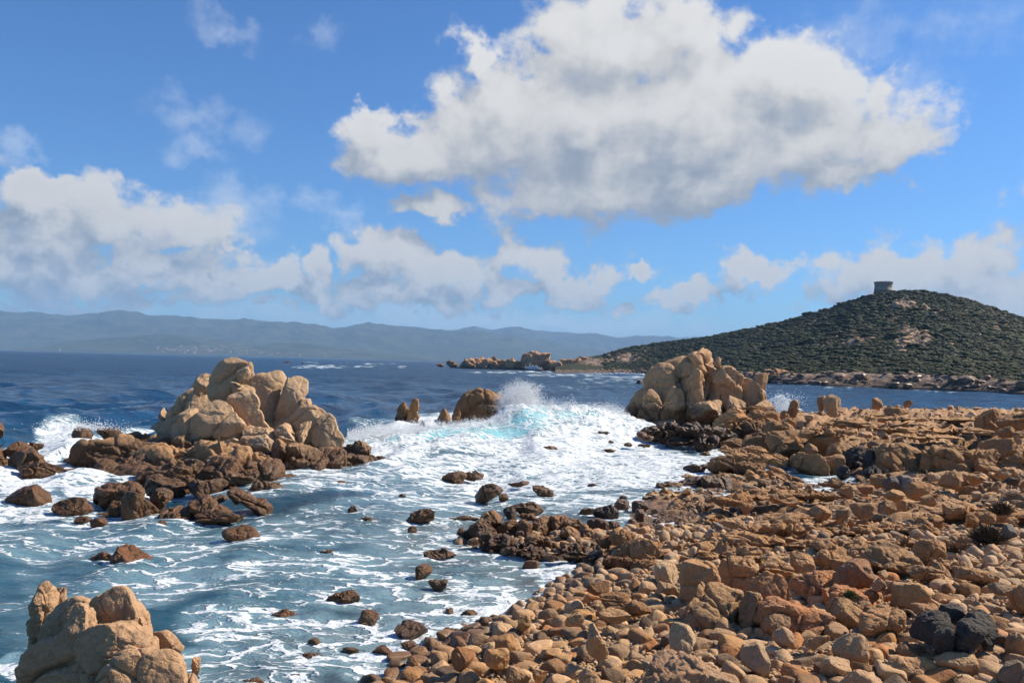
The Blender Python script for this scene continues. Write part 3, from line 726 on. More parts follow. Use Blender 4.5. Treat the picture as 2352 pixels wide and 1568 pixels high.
# evergreen scrub: lumpy clumps of small leaf faces
def bush_proto(seed, nleaf=150):
    r = np.random.RandomState(seed)
    lobes = [(r.uniform(-.55, .55), r.uniform(-.55, .55), r.uniform(.3, .75), r.uniform(.32, .6)) for _ in range(6)]
    V, Fc = [], []
    v, f = ico(1)
    for (x, y, z, rad) in lobes:
        V.append(v * rad * 0.78 * (1 + 0.25 * r.rand(len(v))[:, None]) + (x, y, z)); Fc.append(f + sum(len(q) for q in V[:-1]))
    base = sum(len(q) for q in V)
    for i in range(nleaf):
        x, y, z, rad = lobes[r.randint(6)]
        d = r.normal(size=3); d[2] = abs(d[2]) * 1.1 - .2; d /= np.linalg.norm(d)
        c = np.array((x, y, z)) + d * rad * r.uniform(.75, 1.08)
        a = r.normal(size=3); b2 = r.normal(size=3); a /= np.linalg.norm(a); b2 /= np.linalg.norm(b2); s = r.uniform(.10, .2)
        V.append(np.stack((c + a * s, c - a * s * .6 + b2 * s * .6, c - b2 * s))); Fc.append(np.array([(base, base + 1, base + 2)])); base += 3
    return np.concatenate(V), np.concatenate(Fc)
def leaf_material(name, a, b_, c_):
    m, N, b = material(name)
    g = N.n('ShaderNodeNewGeometry')
    col = N.ramp(N.math('ADD', N.math('MULTIPLY', N.noise(g.outputs['Position'], 0.11, 5.0, .6), .5), N.math('MULTIPLY', N.noise(g.outputs['Position'], 0.022, 4.0, .6), .5)), [(0.36, a), (0.5, b_), (0.62, c_)])
    col = N.mix(1.0, col, N.ramp(g.outputs['Random Per Island'], [(0, (.6, .6, .6)), (1, (1.35, 1.3, 1.2))]), 'MULTIPLY')
    N.set(b.inputs['Base Color'], col); b.inputs['Roughness'].default_value = 0.8; b.inputs['Specular IOR Level'].default_value = 0.2
    return m
M_SCRUB = leaf_material("maquis_leaf", (0.018, 0.026, 0.009), (0.036, 0.045, 0.015), (0.070, 0.064, 0.028))
def build_scrub():
    r = np.random.RandomState(3)
    n = 19000
    Xs = r.uniform(1390, 2480, n); t = 0.055 + r.rand(n) ** 0.8 * 0.98
    P = np.concatenate([hill_point(Xs[i:i + 1], t[i]) for i in range(n)])
    rk = rocky(P); items = []
    p = P * np.array((1, 1, 0)); dn = fbm(p / 28, 3, 70)
    for i in range(n):
        if r.rand() < rk[i] * 1.15 or dn[i] < -0.38 and r.rand() < .8: continue
        loc, nrm = cast_down(P[i, 0], P[i, 1])
        if loc is None: continue
        s = (0.7 + 1.9 * r.rand() ** 2.2) * (1.3 if dn[i] > .2 else 1) * (0.7 if t[i] < .2 else 1)
        items.append((r.randint(5), loc.x, loc.y, loc.z - .3 * s, s * r.uniform(1.1, 2.1), s * r.uniform(1.1, 2.1), s * r.uniform(.55, .95), r.uniform(0, 6.28), 0))
    pr = [bush_proto(100 + k, 60) for k in range(5)]
    o = link("shrubbery", scatter_mesh("shrubbery", pr, items, smooth=False), M_SCRUB)
    tag(o, "dark evergreen scrub covering the slopes of the tower hill", kind="stuff")
build_scrub()

# ------------------------------------------------------------------ rocks
def chop(V, r, n, front):
    """flat broken faces with worn edges"""
    for k in range(n):
        m = r.normal(size=3)
        if front: m = np.array((m[0] * .42, -abs(m[1]) - .35, m[2] * .42))
        m /= np.linalg.norm(m); s = V @ m; o = s.max() * r.uniform(.52, .86); w = .008 + .025 * r.rand()
        V = V - m * (w * np.log1p(np.exp(np.clip((s - o) / w, -30, 30))) * .93)[:, None]
    return V
def rock_np(seed, sub=4, planes=14, p=10.0, box=0.0, rough=0.05, cracks=0, size=(1, 1, 1), pits=0, strat=0.0, tilt=0.0, line=None, cuts=0, frac=0.0, fs=1.6):
    """a boulder: rounded meeting of random cut planes, weathered by noise, split by joints; fits the box `size`"""
    r = np.random.RandomState(seed)
    v, f = ico(sub); size = np.asarray(size, float)
    i = np.arange(planes); ph = i * 2.399963 + r.rand() * 6.28; zz = 1 - 2 * (i + .5) / planes
    nrm = np.stack((np.sqrt(1 - zz * zz) * np.cos(ph), np.sqrt(1 - zz * zz) * np.sin(ph), zz), 1) + r.normal(size=(planes, 3)) * .28
    nrm /= np.linalg.norm(nrm, axis=1)[:, None]
    off = r.uniform(.72, 1.08, planes)
    if box > 0:
        ax = np.concatenate((np.eye(3), -np.eye(3))) + r.normal(size=(6, 3)) * .13; ax /= np.linalg.norm(ax, axis=1)[:, None]
        nrm = np.concatenate((nrm, ax)); off = np.concatenate((off * (1 + .35 * box), r.uniform(.74, .9, 6)))
    q = np.maximum(v @ nrm.T, 0) / off
    rad = (q ** p).sum(1) ** (-1 / p)
    V = v * rad[:, None]
    if line is not None:                    # a body whose profile follows `line` (points -1..1 across and up), with real thickness
        L = np.asarray(line, float); th = np.arctan2(L[:, 1], L[:, 0]); k = np.argsort(th); th, rr = th[k], np.hypot(L[k, 0], L[k, 1])
        tt = np.linspace(-np.pi, np.pi, 721); ri = np.interp(tt, np.concatenate((th - 2 * np.pi, th, th + 2 * np.pi)), np.concatenate((rr, rr, rr)))
        ker = np.hanning(17); ker /= ker.sum(); ri = np.convolve(np.concatenate((ri[-17:-1], ri, ri[1:17])), ker, 'same')[16:-16]
        ang = np.arctan2(v[:, 2], v[:, 0]); rho = np.hypot(v[:, 0], v[:, 2]); R2 = np.interp(ang, tt, ri)
        g = rho ** .62
        V = np.stack((np.cos(ang) * R2 * g, V[:, 1] / np.abs(V[:, 1]).max(), np.sin(ang) * R2 * g), 1)
    else: V = V / np.abs(V).max(0)
    sc = size / size.max()
    if cuts: V = chop(V, r, cuts, line is not None)
    W = V * sc                                                       # world-like proportions for even noise
    s0 = r.rand(3) * 50
    d = rough * 1.5 * fbm(W * 1.3 + s0, 3, seed) + rough * .8 * fbm(W * 3.6 + s0, 3, seed + 5) + rough * .3 * fbm(W * 11 + s0, 3, seed + 9)
    for _ in range(cracks):
        n = r.normal(size=3); n[2] *= .55; n /= np.linalg.norm(n)
        o = r.uniform(-.55, .55); wob = .09 * fbm(W * 1.8 + s0, 3, seed + 40 + _)
        dist = np.abs(W @ n - o * (np.abs(n) * sc).sum() + wob); wd = r.uniform(.018, .04)
        d -= r.uniform(.05, .11) * np.exp(-(dist / wd) ** 1.5) + .025 * np.exp(-(dist / .11) ** 2)
    if frac > 0:
        e1, e2, e3 = r.normal(size=(3, 3)); e1 /= np.linalg.norm(e1); e2 -= e1 * (e1 @ e2); e2 /= np.linalg.norm(e2); e3 = np.cross(e1, e2)
        Q = np.stack((W @ e1 * fs, W @ e2 * fs * 1.35, W @ e3 * fs * .75), 1) + s0 + .12 * np.stack([fbm(W * 2.2 + s0, 2, seed + 90 + k) for k in range(3)], 1)
        hh, ed = fract3(Q, seed)
        d += frac * hh * 1.3 - frac * .75 * np.exp(-(ed / .07) ** 1.2)
        hh, ed = fract3(Q * 2.3, seed + 1)
        d += frac * (.24 * hh - .24 * np.exp(-(ed / .10) ** 1.2))
    for _ in range(pits):
        n = r.normal(size=3); n[1] = -abs(n[1]) * 1.2; n /= np.linalg.norm(n); c = n * sc * .8
        dd = np.linalg.norm((W - c) * np.array((1, 1, .75)), axis=1); d -= r.uniform(.09, .2) * np.exp(-(dd / r.uniform(.14, .30)) ** 2)
    if strat > 0:
        zz = W[:, 2] * r.uniform(5, 7) + .5 * fbm(W * 2 + s0, 3, seed + 70); d -= strat * np.exp(-((zz - np.round(zz)) / .13) ** 2)
    W = W + v * d[:, None] / np.maximum(sc, .35)
    W = (W if line is not None else W / np.abs(W).max(0) * sc) / sc * size / 2
    if tilt:
        c, s = math.cos(tilt), math.sin(tilt); W = np.stack((W[:, 0] * c - W[:, 2] * s, W[:, 1], W[:, 0] * s + W[:, 2] * c), 1)
    return W, f
_seed = [1000]
def nseed():
    _seed[0] += 13; return _seed[0]
def rotz(V, a):
    c, s = math.cos(a), math.sin(a); return np.stack((V[:, 0] * c - V[:, 1] * s, V[:, 0] * s + V[:, 1] * c, V[:, 2]), 1)
def tri_level(h_px):
    return 3 if h_px < 22 else 4 if h_px < 60 else 5 if h_px < 190 else 6
def block(x0, y0, x1, y1, d, dep=1.0, **kw):
    """mesh data for one boulder that fills the view box (x0,y0)-(x1,y1) at distance d; returns (centre, V, F)"""
    c = at_depth((x0 + x1) / 2, (y0 + y1) / 2, d); w = (x1 - x0) * d / FPX; h = (y1 - y0) * d / FPX
    kw.setdefault('sub', tri_level(max(x1 - x0, y1 - y0)))
    tl = kw.get('tilt', 0.0)
    if tl:                                  # size of the untilted block that fills the box
        ca, sa = abs(math.cos(tl)), abs(math.sin(tl)); dt = max(ca * ca - sa * sa, .35)
        w, h = max((w * ca - h * sa) / dt, .35 * h), max((h * ca - w * sa) / dt, .35 * w)
    V, Fc = rock_np(kw.pop('seed', None) or nseed(), size=(w, dep * (w * h) ** .5 * (1.0 if w < 3 * h else .8), h), **kw)
    if abs(V[:, 2]).max() + abs(c[2]) < 30: NOTE.append((c[0], c[1], V[:, 0].max(), V[:, 1].max()))
    return c, V, Fc
NOTE = []
def single(name, vb, d, label, cat, mat=None, color=(1, 1, 1), wet=0.0, group=None, dep=1.0, **kw):
    kw.setdefault('cuts', 7); kw.setdefault('frac', .03)
    c, V, Fc = block(*vb, d, dep, **kw)
    o = link(name, mesh_np(name, V, Fc), mat or M_ROCK, loc=c)
    o.color = (*color, wet / 10)
    return tag(o, label, cat, group)
FORM = dict(cuts=9, frac=.05)
def formation(name, label, cat, parts, mat=None, color=(1, 1, 1), wet=0.0, part="boulder", group=None, grow=.14, **com):
    """parts: (x0, y0, x1, y1, d, {options}) -> an Empty with one mesh per block"""
    cs = [at_depth((q[0] + q[2]) / 2, q[3], q[4]) for q in parts]; c0 = np.mean(cs, 0); c0[2] = 0
    e = bpy.data.objects.new(name, None); COL.objects.link(e); e.location = c0; e.empty_display_size = .3
    tag(e, label, cat, group)
    for q in parts:
        kw = dict(FORM); kw.update(com); kw.update(q[5] if len(q) > 5 else {})
        nm = kw.pop('name', part); mt = kw.pop('mat', mat) or M_ROCK; cl = kw.pop('color', color); wt = kw.pop('wet', wet); gr = 0.03 if kw.pop('exact', False) else grow; lab = kw.pop('label', None); dep = kw.pop('dep', 1.0)
        gx, gy = gr * (q[2] - q[0]) / 2, gr * (q[3] - q[1]) / 2
        c, V, Fc = block(q[0] - gx, q[1] - gy * .3, q[2] + gx, q[3] + gy * 1.7, q[4], dep, **kw)
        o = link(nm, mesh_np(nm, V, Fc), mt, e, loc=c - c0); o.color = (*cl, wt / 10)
        if lab: o["label"] = lab
    return e
def prof(Z, d, *pts, **kw):
    """a block given by its profile in a zoomed view"""
    P = [Z(a, b, a, b)[:2] for a, b in pts]; xs = [q[0] for q in P]; ys = [q[1] for q in P]
    x0, x1, y0, y1 = min(xs), max(xs), min(ys), max(ys)
    kw['line'] = [((x - (x0 + x1) / 2) / ((x1 - x0) / 2), -(y - (y0 + y1) / 2) / ((y1 - y0) / 2)) for x, y in P]; kw['exact'] = True
    return (x0, y0, x1, y1, d, kw)
def Z1(a, b, c, d): return (a * .3906, 735 + b * .3906, c * .3906, 735 + d * .3906)
def Z2(a, b, c, d): return (796.2 + a * .4687, 735 + b * .4687, 796.2 + c * .4687, 735 + d * .4687)
def Z3(a, b, c, d): return (1592.5 + a * .3229, 857.5 + b * .3229, 1592.5 + c * .3229, 857.5 + d * .3229)
def Z4(a, b, c, d): return (a * .3906, 1163.7 + b * .3906, c * .3906, 1163.7 + d * .3906)
def Z5(a, b, c, d): return (857.5 + a * .3125, 1102.5 + b * .3125, 857.5 + c * .3125, 1102.5 + d * .3125)
def Z6(a, b, c, d): return (1531.2 + a * .349, 1163.7 + b * .349, 1531.2 + c * .349, 1163.7 + d * .349)
LANDMARKS = []

# ------------------------------------------------------------------ rock islands and formations
TAN = (1.0, 1.0, 1.0)
# the tall stack at the left and the shelf it stands on
formation("sea_stack", "tall tan stack of smooth rounded blocks rising above the left rock shelf", "sea rock", [
    prof(Z1, 43.0, (1243, 480), (1246, 300), (1300, 232), (1360, 208), (1420, 232), (1470, 243), (1482, 300), (1505, 365), (1480, 420), (1400, 450), (1310, 485), p=12, cracks=2, rough=.03, dep=.8, label="tall upright summit block with a cleft in its right side"),
    (*Z1(1400, 235, 1485, 365), 42.6, dict(p=8, cracks=0)),
    (*Z1(1330, 340, 1510, 470), 43.0, dict(p=10, cracks=1)),
    (*Z1(1145, 305, 1290, 415), 44.5, dict(p=10)),
    prof(Z1, 45.0, (905, 690), (960, 600), (1020, 500), (1060, 440), (1140, 385), (1260, 400), (1300, 560), (1250, 700), (1050, 710), p=9, cracks=2, dep=.9),
    (*Z1(1100, 440, 1300, 640), 44.0, dict(p=9, cracks=1)),
    prof(Z1, 41.6, (1325, 490), (1345, 445), (1475, 403), (1492, 430), (1515, 520), (1550, 590), (1600, 640), (1480, 660), (1400, 600), (1370, 540), p=14, cracks=1, dep=.7, rough=.025),
    prof(Z1, 43.2, (1470, 420), (1488, 330), (1560, 308), (1675, 303), (1686, 335), (1640, 420), (1625, 560), (1600, 660), (1540, 620), (1500, 520), p=11, cracks=1, rough=.03),
    prof(Z1, 42.8, (1600, 450), (1625, 385), (1700, 340), (1752, 322), (1800, 348), (1806, 400), (1780, 450), (1775, 530), (1760, 600), (1690, 640), (1612, 620), p=9, cracks=1, rough=.03),
    (*Z1(1590, 560, 1760, 700), 42.4, dict(p=9)),
    (*Z1(1745, 430, 1845, 580), 42.6, dict(p=9, tilt=-.3)),
    prof(Z1, 40.6, (1112, 660), (1128, 575), (1200, 530), (1268, 468), (1330, 488), (1390, 560), (1440, 620), (1430, 700), (1260, 740), (1140, 720), p=9, cracks=1, rough=.03, label="dark domed boulder at the front of the stack"),
    (*Z1(1042, 518, 1190, 660), 40.9, dict(p=10)),
    prof(Z1, 42.0, (1690, 600), (1730, 540), (1860, 503), (1925, 548), (1890, 620), (1900, 740), (1800, 740), (1720, 690), p=9, cracks=3, rough=.035),
    prof(Z1, 41.8, (1835, 660), (1880, 560), (1925, 543), (1985, 640), (2020, 760), (2015, 860), (1900, 820), (1860, 740), p=11, cracks=1, rough=.03),
    (*Z1(1400, 600, 1610, 740), 40.9, dict(p=9, cracks=1)),
    (*Z1(1580, 580, 1780, 750), 41.0, dict(p=9, cracks=2, tilt=-.35)),
    (*Z1(1440, 665, 1640, 800), 40.2, dict(p=10, cracks=1)),
    (*Z1(1725, 560, 1850, 740), 41.2, dict(p=8, cracks=1, tilt=-.3)),
    (*Z1(935, 518, 1005, 660), 46.0, dict(p=9)),
    (*Z1(900, 590, 1080, 680), 45.6, dict(p=9)),
    (*Z1(1260, 685, 1450, 760), 40.0, dict(p=10, cracks=1)),
    (*Z1(1000, 600, 1180, 720), 42.0, dict(p=9))], mat=M_PALE, color=(1.0, .98, .96), wet=0.9, frac=.022, cuts=11)
formation("rock_shelf", "broad low brown rock shelf around the foot of the tall left stack", "rock shelf", [
    prof(Z1, 36.2, (690, 1040), (700, 830), (820, 790), (1000, 758), (1240, 722), (1360, 735), (1600, 800), (1645, 900), (1640, 1030), (1200, 1060), (850, 1060), p=9, cracks=7, dep=1.1, sub=6, wet=.75, seed=901, label="broad sloping middle ledge, dry and paler on top"),
    prof(Z1, 38.6, (430, 800), (450, 735), (600, 700), (740, 688), (865, 690), (900, 800), (800, 930), (640, 1040), (545, 1020), (480, 900), p=9, cracks=5, dep=1.0, seed=903),
    (*Z1(560, 745, 2010, 960), 39.5, dict(dep=2.0, cracks=6, box=.3, sub=6)), (*Z1(700, 860, 1620, 1060), 35.0, dict(dep=1.7, cracks=6, box=.3, sub=6)), (*Z1(430, 760, 1000, 960), 40.0, dict(dep=1.4, cracks=4)),
    (*Z1(1575, 705, 1900, 900), 38.6, dict(box=.8, cracks=3)), (*Z1(1850, 740, 2030, 910), 38.8, dict(box=.6, cracks=2)), (*Z1(1980, 775, 2180, 905), 39.6, dict(box=.6, cracks=2)),
    (*Z1(2130, 790, 2295, 890), 40.2, dict(box=.4, cracks=2)), (*Z1(1990, 700, 2215, 830), 41.0, dict(cracks=2)), (*Z1(1640, 800, 1900, 925), 37.8, dict(box=.7, cracks=2)),
    (*Z1(1200, 725, 1640, 900), 37.0, dict(box=.5, cracks=4, wet=.4, label="pale dry slab in the middle of the shelf")), (*Z1(960, 735, 1300, 900), 37.2, dict(box=.4, cracks=4, wet=.6, strat=.04)),
    (*Z1(1190, 800, 1420, 1000), 34.6, dict(cracks=2, box=.5)), (*Z1(1380, 810, 1650, 1010), 35.0, dict(cracks=2, box=.6)), (*Z1(820, 815, 1260, 1020), 34.6, dict(cracks=4, box=.3)),
    (*Z1(700, 770, 960, 980), 36.6, dict(cracks=3, box=.5)), (*Z1(540, 820, 715, 1015), 36.0, dict(p=9)), (*Z1(590, 695, 750, 860), 40.0, dict(box=.4)), (*Z1(715, 690, 880, 800), 41.0, dict(p=12, box=.4)),
    (*Z1(850, 665, 1030, 800), 41.0, dict(box=.4, cracks=1)), (*Z1(1000, 680, 1250, 800), 40.4, dict(box=.4, cracks=2)), (*Z1(480, 755, 610, 930), 38.5, dict(cracks=1)), (*Z1(430, 720, 600, 815), 43.0, dict(p=9)),
    (*Z1(755, 655, 900, 720), 43.5, dict(p=8)), (*Z1(1070, 905, 1310, 1045), 32.6, dict(p=9, cracks=1)), (*Z1(850, 910, 1090, 1050), 32.6, dict(p=9, cracks=2)), (*Z1(1440, 940, 1665, 1060), 32.5, dict(p=9, cracks=2)),
    (*Z1(480, 880, 560, 950), 37.0, dict()), (*Z1(1250, 880, 1500, 985), 33.6, dict(cracks=2)),
    (*Z1(1480, 770, 1600, 860), 38.6, dict(box=.3))], color=(.86, .80, .74), wet=1.15, frac=.06)
formation("tide_rock", "dark wet rock ledge split by a runnel in front of the left shelf", "rock ledge", [
    (*Z1(600, 1080, 1350, 1200), 28.4, dict(dep=1.2, cracks=4)),
    (*Z1(560, 945, 870, 1100), 29.6, dict(p=12, box=.4, cracks=1)), (*Z1(650, 1060, 760, 1165), 28.0, dict()), (*Z1(740, 1000, 920, 1190), 27.8, dict(cracks=3, box=.3)), (*Z1(890, 985, 1000, 1130), 28.4, dict(box=.4)),
    (*Z1(940, 1080, 1150, 1200), 27.2, dict(cracks=1)), (*Z1(1110, 1030, 1350, 1190), 27.4, dict(cracks=2, p=9)), (*Z1(1160, 1110, 1415, 1215), 26.8, dict(p=9, cracks=2)), (*Z1(1210, 1020, 1330, 1080), 28.6, dict())],
    color=(.80, .70, .58), wet=1.3, frac=.06)
single("boulder", Z1(1310, 958, 1625, 1175), 28.4, "dark wet wedge rock sloping to the right in front of the left shelf", "boulder", color=(.75, .66, .55), wet=1.4, p=11, box=.4, cracks=3, tilt=-.42)
# left edge of the bay
formation("rock_cluster", "brown wet rock cluster with surf behind it, at the left edge", "rock cluster", [
    (*Z1(35, 705, 195, 830), 38.0, dict(p=9)), (*Z1(-60, 720, 60, 940), 37.5, dict(cracks=1)), (*Z1(50, 760, 260, 935), 37.0, dict(cracks=2)), (*Z1(100, 800, 350, 935), 36.0, dict(p=8, cracks=1)), (*Z1(180, 715, 255, 765), 38.5, dict())],
    color=(.80, .70, .58), wet=1.6)
for nm, bx, d, lab, kw in [
    ("boulder", (-70, 950, 11, 1006), 48, "sliver of brown rock cut by the left frame edge", dict()),
    ("boulder", Z1(30, 915, 335, 1090), 34.0, "brown boulder with foam draining off its top, at the left edge", dict(p=9)),
    ("boulder", Z1(300, 1025, 545, 1145), 29.5, "smooth brown dome boulder standing in surf left of the wet ledge", dict(p=7)),
    ("boulder", Z1(410, 610, 560, 745), 47.0, "rounded brown boulder in surf behind the left shelf", dict(p=8)),
    ("boulder", Z1(540, 615, 720, 690), 48.0, "flat brown rock just behind the rounded surf boulder", dict(p=9)),
    ("boulder", Z1(432, 1148, 535, 1188), 27.8, "flat low brown stone, left of a flat pair in shallow surf", dict(p=8)),
    ("boulder", Z1(515, 1158, 648, 1215), 27.4, "flat low brown stone, right of a flat pair in shallow surf", dict(p=8)),
    ("boulder", Z1(912, 1172, 985, 1215), 26.5, "tiny brown stone at the foot of the wet ledge", dict(p=9)),
    ("boulder", Z4(1300, 105, 1530, 212), 24.8, "rusty brown rounded boulder awash below the wedge rock", dict(p=8, color=(.95, .7, .5))),
    ("boulder", Z4(640, 218, 890, 340), 22.0, "rusty brown ridged boulder alone in the lacy foam", dict(p=11, color=(1.0, .72, .5))),
    ("boulder", Z4(520, 262, 690, 318), 22.4, "low brown rock tail touching the ridged boulder's left side", dict(p=9, color=(.85, .65, .5))),
    ("boulder", Z4(1865, 250, 2010, 285), 22.7, "low rusty stone barely breaking the lacy foam", dict(p=9, color=(.85, .7, .5))),
    ("boulder", Z4(1900, 462, 2150, 580), 19.2, "dark wet wedge boulder with a high right end", dict(p=9, tilt=.25)),
    ("boulder", Z4(2105, 600, 2230, 692), 17.6, "small dark pointed rock right below the wedge boulder", dict(p=11)),
    ("boulder", Z4(1575, 600, 1740, 662), 17.7, "rusty rock half under water in the foam", dict(p=9, color=(.95, .7, .5))),
    ("boulder", Z4(1810, 765, 1890, 812), 16.3, "little brown pointed stone in dense foam", dict(p=10)),
    ("boulder", Z4(1770, 855, 1930, 905), 15.6, "long low dark stone in dense foam", dict(p=8)),
    ("boulder", Z4(1395, 1005, 1600, 1060), 14.2, "brown stone cut by the bottom edge of the picture", dict(p=8)),
    ("boulder", Z4(1700, 975, 1785, 1015), 14.6, "small brown stone in froth above the bottom edge", dict(p=8)),
    ("boulder", Z4(2015, 822, 2120, 860), 15.8, "small flat stone in froth near the smooth black boulder", dict(p=8)),
    # middle of the bay
    ("boulder", Z2(455, 722, 590, 790), 41.6, "smooth dark hump rock, left half of a touching pair", dict(p=7)),
    ("boulder", Z2(560, 735, 705, 780), 42.0, "low dark rock, right half of a touching pair", dict(p=8)),
    ("boulder", Z2(590, 772, 780, 892), 34.0, "large dark egg-shaped boulder with a groove, in mid channel", dict(p=8, cracks=1, tilt=.2)),
    ("boulder", Z2(735, 835, 795, 880), 34.6, "small dark stone tucked against the large egg-shaped boulder", dict(p=8)),
    ("boulder", Z2(885, 790, 1025, 862), 36.2, "dark pointed boulder in white foam right of the egg-shaped one", dict(p=10, tilt=-.25)),
    ("boulder", Z2(770, 785, 895, 815), 37.5, "very low dark rock awash behind the egg-shaped boulder", dict(p=8)),
    ("boulder", Z2(795, 870, 985, 955), 30.0, "dark whale-backed boulder behind the low jointed point", dict(p=8, tilt=-.15)),
    ("boulder", Z2(765, 912, 850, 972), 29.0, "black stone at the left foot of the whale-backed boulder", dict(p=9, color=(.35, .33, .32))),
    ("boulder", Z2(255, 898, 450, 1005), 28.8, "slanted dark slab rock rising to the right in open chop", dict(p=12, tilt=.35, box=.4)),
    ("boulder", Z2(66, 962, 150, 998), 28.2, "small flat dark stone in choppy water", dict(p=9)),
    ("boulder", Z2(500, 950, 650, 985), 28.9, "low flat dark rock left of the low jointed point", dict(p=8)),
    ("boulder", Z2(295, 1005, 345, 1045), 26.8, "dark rounded stone below the slanted slab", dict(p=8)),
    ("boulder", Z2(-100, 785, 30, 832), 37.0, "thin dark slab beside the end of the left shelf", dict(p=12)),
    ("boulder", Z1(1655, 965, 1800, 1005), 36.5, "small low dark rock off the end of the left shelf", dict(p=8)),
    ("boulder", Z2(0, 905, 62, 952), 29.6, "dark stone with water spilling off it", dict(p=8)),
    ("boulder", Z2(255, 850, 292, 875), 33.0, "tiny dark stone breaking choppy water", dict(p=9)),
    ("boulder", Z5(360, 487, 612, 580), 21.8, "brown stone with a raised right hump", dict(p=10)),
    ("boulder", Z5(255, 600, 430, 725), 20.0, "brown cone-shaped stone washed by foam", dict(p=11)),
    ("boulder", Z5(400, 725, 585, 805), 18.8, "dark flat stone right below the cone-shaped one", dict(p=8)),
    ("boulder", Z5(1080, 585, 1220, 655), 20.6, "dark angular stone in the wash below the low point", dict(p=12, box=.3)),
    ("boulder", Z5(150, 1035, 400, 1165), 15.8, "smooth black egg boulder at the edge of the froth", dict(p=6.5, color=(.62, .55, .5))),
    ("boulder", Z5(490, 1085, 660, 1155), 15.9, "smaller black oval boulder right of the smooth black egg", dict(p=7, color=(.6, .52, .46))),
    ("boulder", Z5(620, 940, 770, 1000), 17.0, "dark brown oval stone awash near the beach", dict(p=8)),
    ("boulder", Z5(520, 935, 590, 985), 17.2, "small round stone awash near the beach", dict(p=8)),
    ("boulder", Z5(200, 1185, 375, 1265), 14.8, "brown oval stone awash below the smooth black egg", dict(p=7.5, color=(.85, .72, .55))),
    ("boulder", Z5(-20, 1215, 150, 1290), 14.5, "long dark stone awash left of the brown oval one", dict(p=8)),
    ("boulder", Z5(485, 1160, 625, 1230), 15.1, "dark pyramid stone at the edge of the beach", dict(p=11, box=.2)),
    ("boulder", Z5(760, 1000, 860, 1080), 16.4, "small dark stone with foam spilling over it by the beach", dict(p=9)),
    # in the white water
    ("boulder", Z2(960, 612, 1035, 642), 48.5, "low tan rock in the sheet of white foam", dict(p=9, color=(1, .85, .7))),
    ("boulder", Z2(1045, 640, 1095, 660), 46.2, "small grey rock in the sheet of white foam", dict(p=9)),
    ("boulder", Z2(826, 455, 880, 500), 60.5, "dark rock top poking out of the breaking wave", dict(p=8)),
    ("boulder", Z2(1225, 540, 1290, 556), 55.5, "flat rock awash left of the dark weedy base", dict(p=8)),
    ("boulder", Z2(1420, 545, 1480, 580), 53.5, "brown stone before the dark weedy base, left one", dict(p=9)),
    ("boulder", Z2(1450, 562, 1510, 592), 52.0, "brown stone before the dark weedy base, right one", dict(p=9)),
    ("boulder", Z2(1355, 598, 1400, 618), 49.5, "small round stone in smooth foam", dict(p=8)),
    ("boulder", Z2(1420, 604, 1490, 620), 49.0, "thin flat stone in smooth foam", dict(p=8)),
    ("boulder", Z2(1280, 588, 1310, 602), 50.8, "tiny stone in smooth foam", dict(p=8)),
    ("boulder", Z2(1240, 626, 1320, 644), 46.8, "faint flat stone under thin foam", dict(p=8)),
    ("boulder", Z2(1725, 643, 1792, 660), 45.6, "flat dark stone beside the layered slabs", dict(p=8)),
    ("boulder", Z2(1180, 798, 1235, 814), 38.8, "tiny flat stone awash in mid foam", dict(p=8)),
    # right of the channel
    ("boulder", Z5(1510, 200, 1630, 245), 28.6, "flat dark stone in the still pool", dict(p=8, color=(.6, .55, .5))),
    ("boulder", Z5(1615, 175, 1810, 275), 27.8, "black pyramid boulder standing in the still pool", dict(p=11, color=(.42, .40, .40), box=.2)),
    ("boulder", Z5(1765, 155, 1900, 215), 30.0, "flat-topped brown stone behind the black pyramid boulder", dict(p=9)),
    ("boulder", Z5(1900, 145, 2025, 235), 29.6, "dark lump beside the vertical-jointed outcrop", dict(p=9, color=(.6, .54, .48))),
    ("boulder", Z5(1920, 205, 2015, 305), 27.6, "upright brown block at the pool's right bank", dict(p=12, box=.5)),
    ("boulder", Z5(1810, 110, 1870, 140), 32.5, "small round dark stone in foam above the pool", dict(p=8)),
    ("boulder", Z5(1560, 275, 1735, 390), 25.6, "wet brown block sunk in the pool behind the low point", dict(p=10)),
    ("boulder", Z5(1720, 285, 1830, 365), 25.4, "dark brown stone right of the sunken wet block", dict(p=10)),
    ("boulder", Z2(1500, 780, 1640, 830), 37.5, "rock ledge with water streaming off, at the channel's right bank", dict(p=9, cracks=2)),
    ("boulder", Z2(1310, 868, 1400, 925), 32.5, "smooth brown boulder above the pool", dict(p=8)),
    ("boulder", Z2(1470, 860, 1560, 900), 34.4, "thin dark stones at the foam's right margin", dict(p=8)),
    ("boulder", Z2(1335, 858, 1378, 874), 35.0, "tiny dark stone at the foam's right margin", dict(p=8))]:
    kw = dict(kw); col = kw.pop('color', (.74, .62, .50))
    if d < 47:
        q = on_plane((bx[0] + bx[2]) / 2, bx[3])[1]; d = q + .32 * (bx[2] - bx[0]) * q / FPX
    # the hidden foot goes a little under water
    b2 = (bx[0], bx[1], bx[2], bx[3] + 0.30 * (bx[3] - bx[1]))
    single(nm, b2, d, lab, "boulder", color=col, wet=1.6, dep=.9, rough=.05, group=None, **kw)
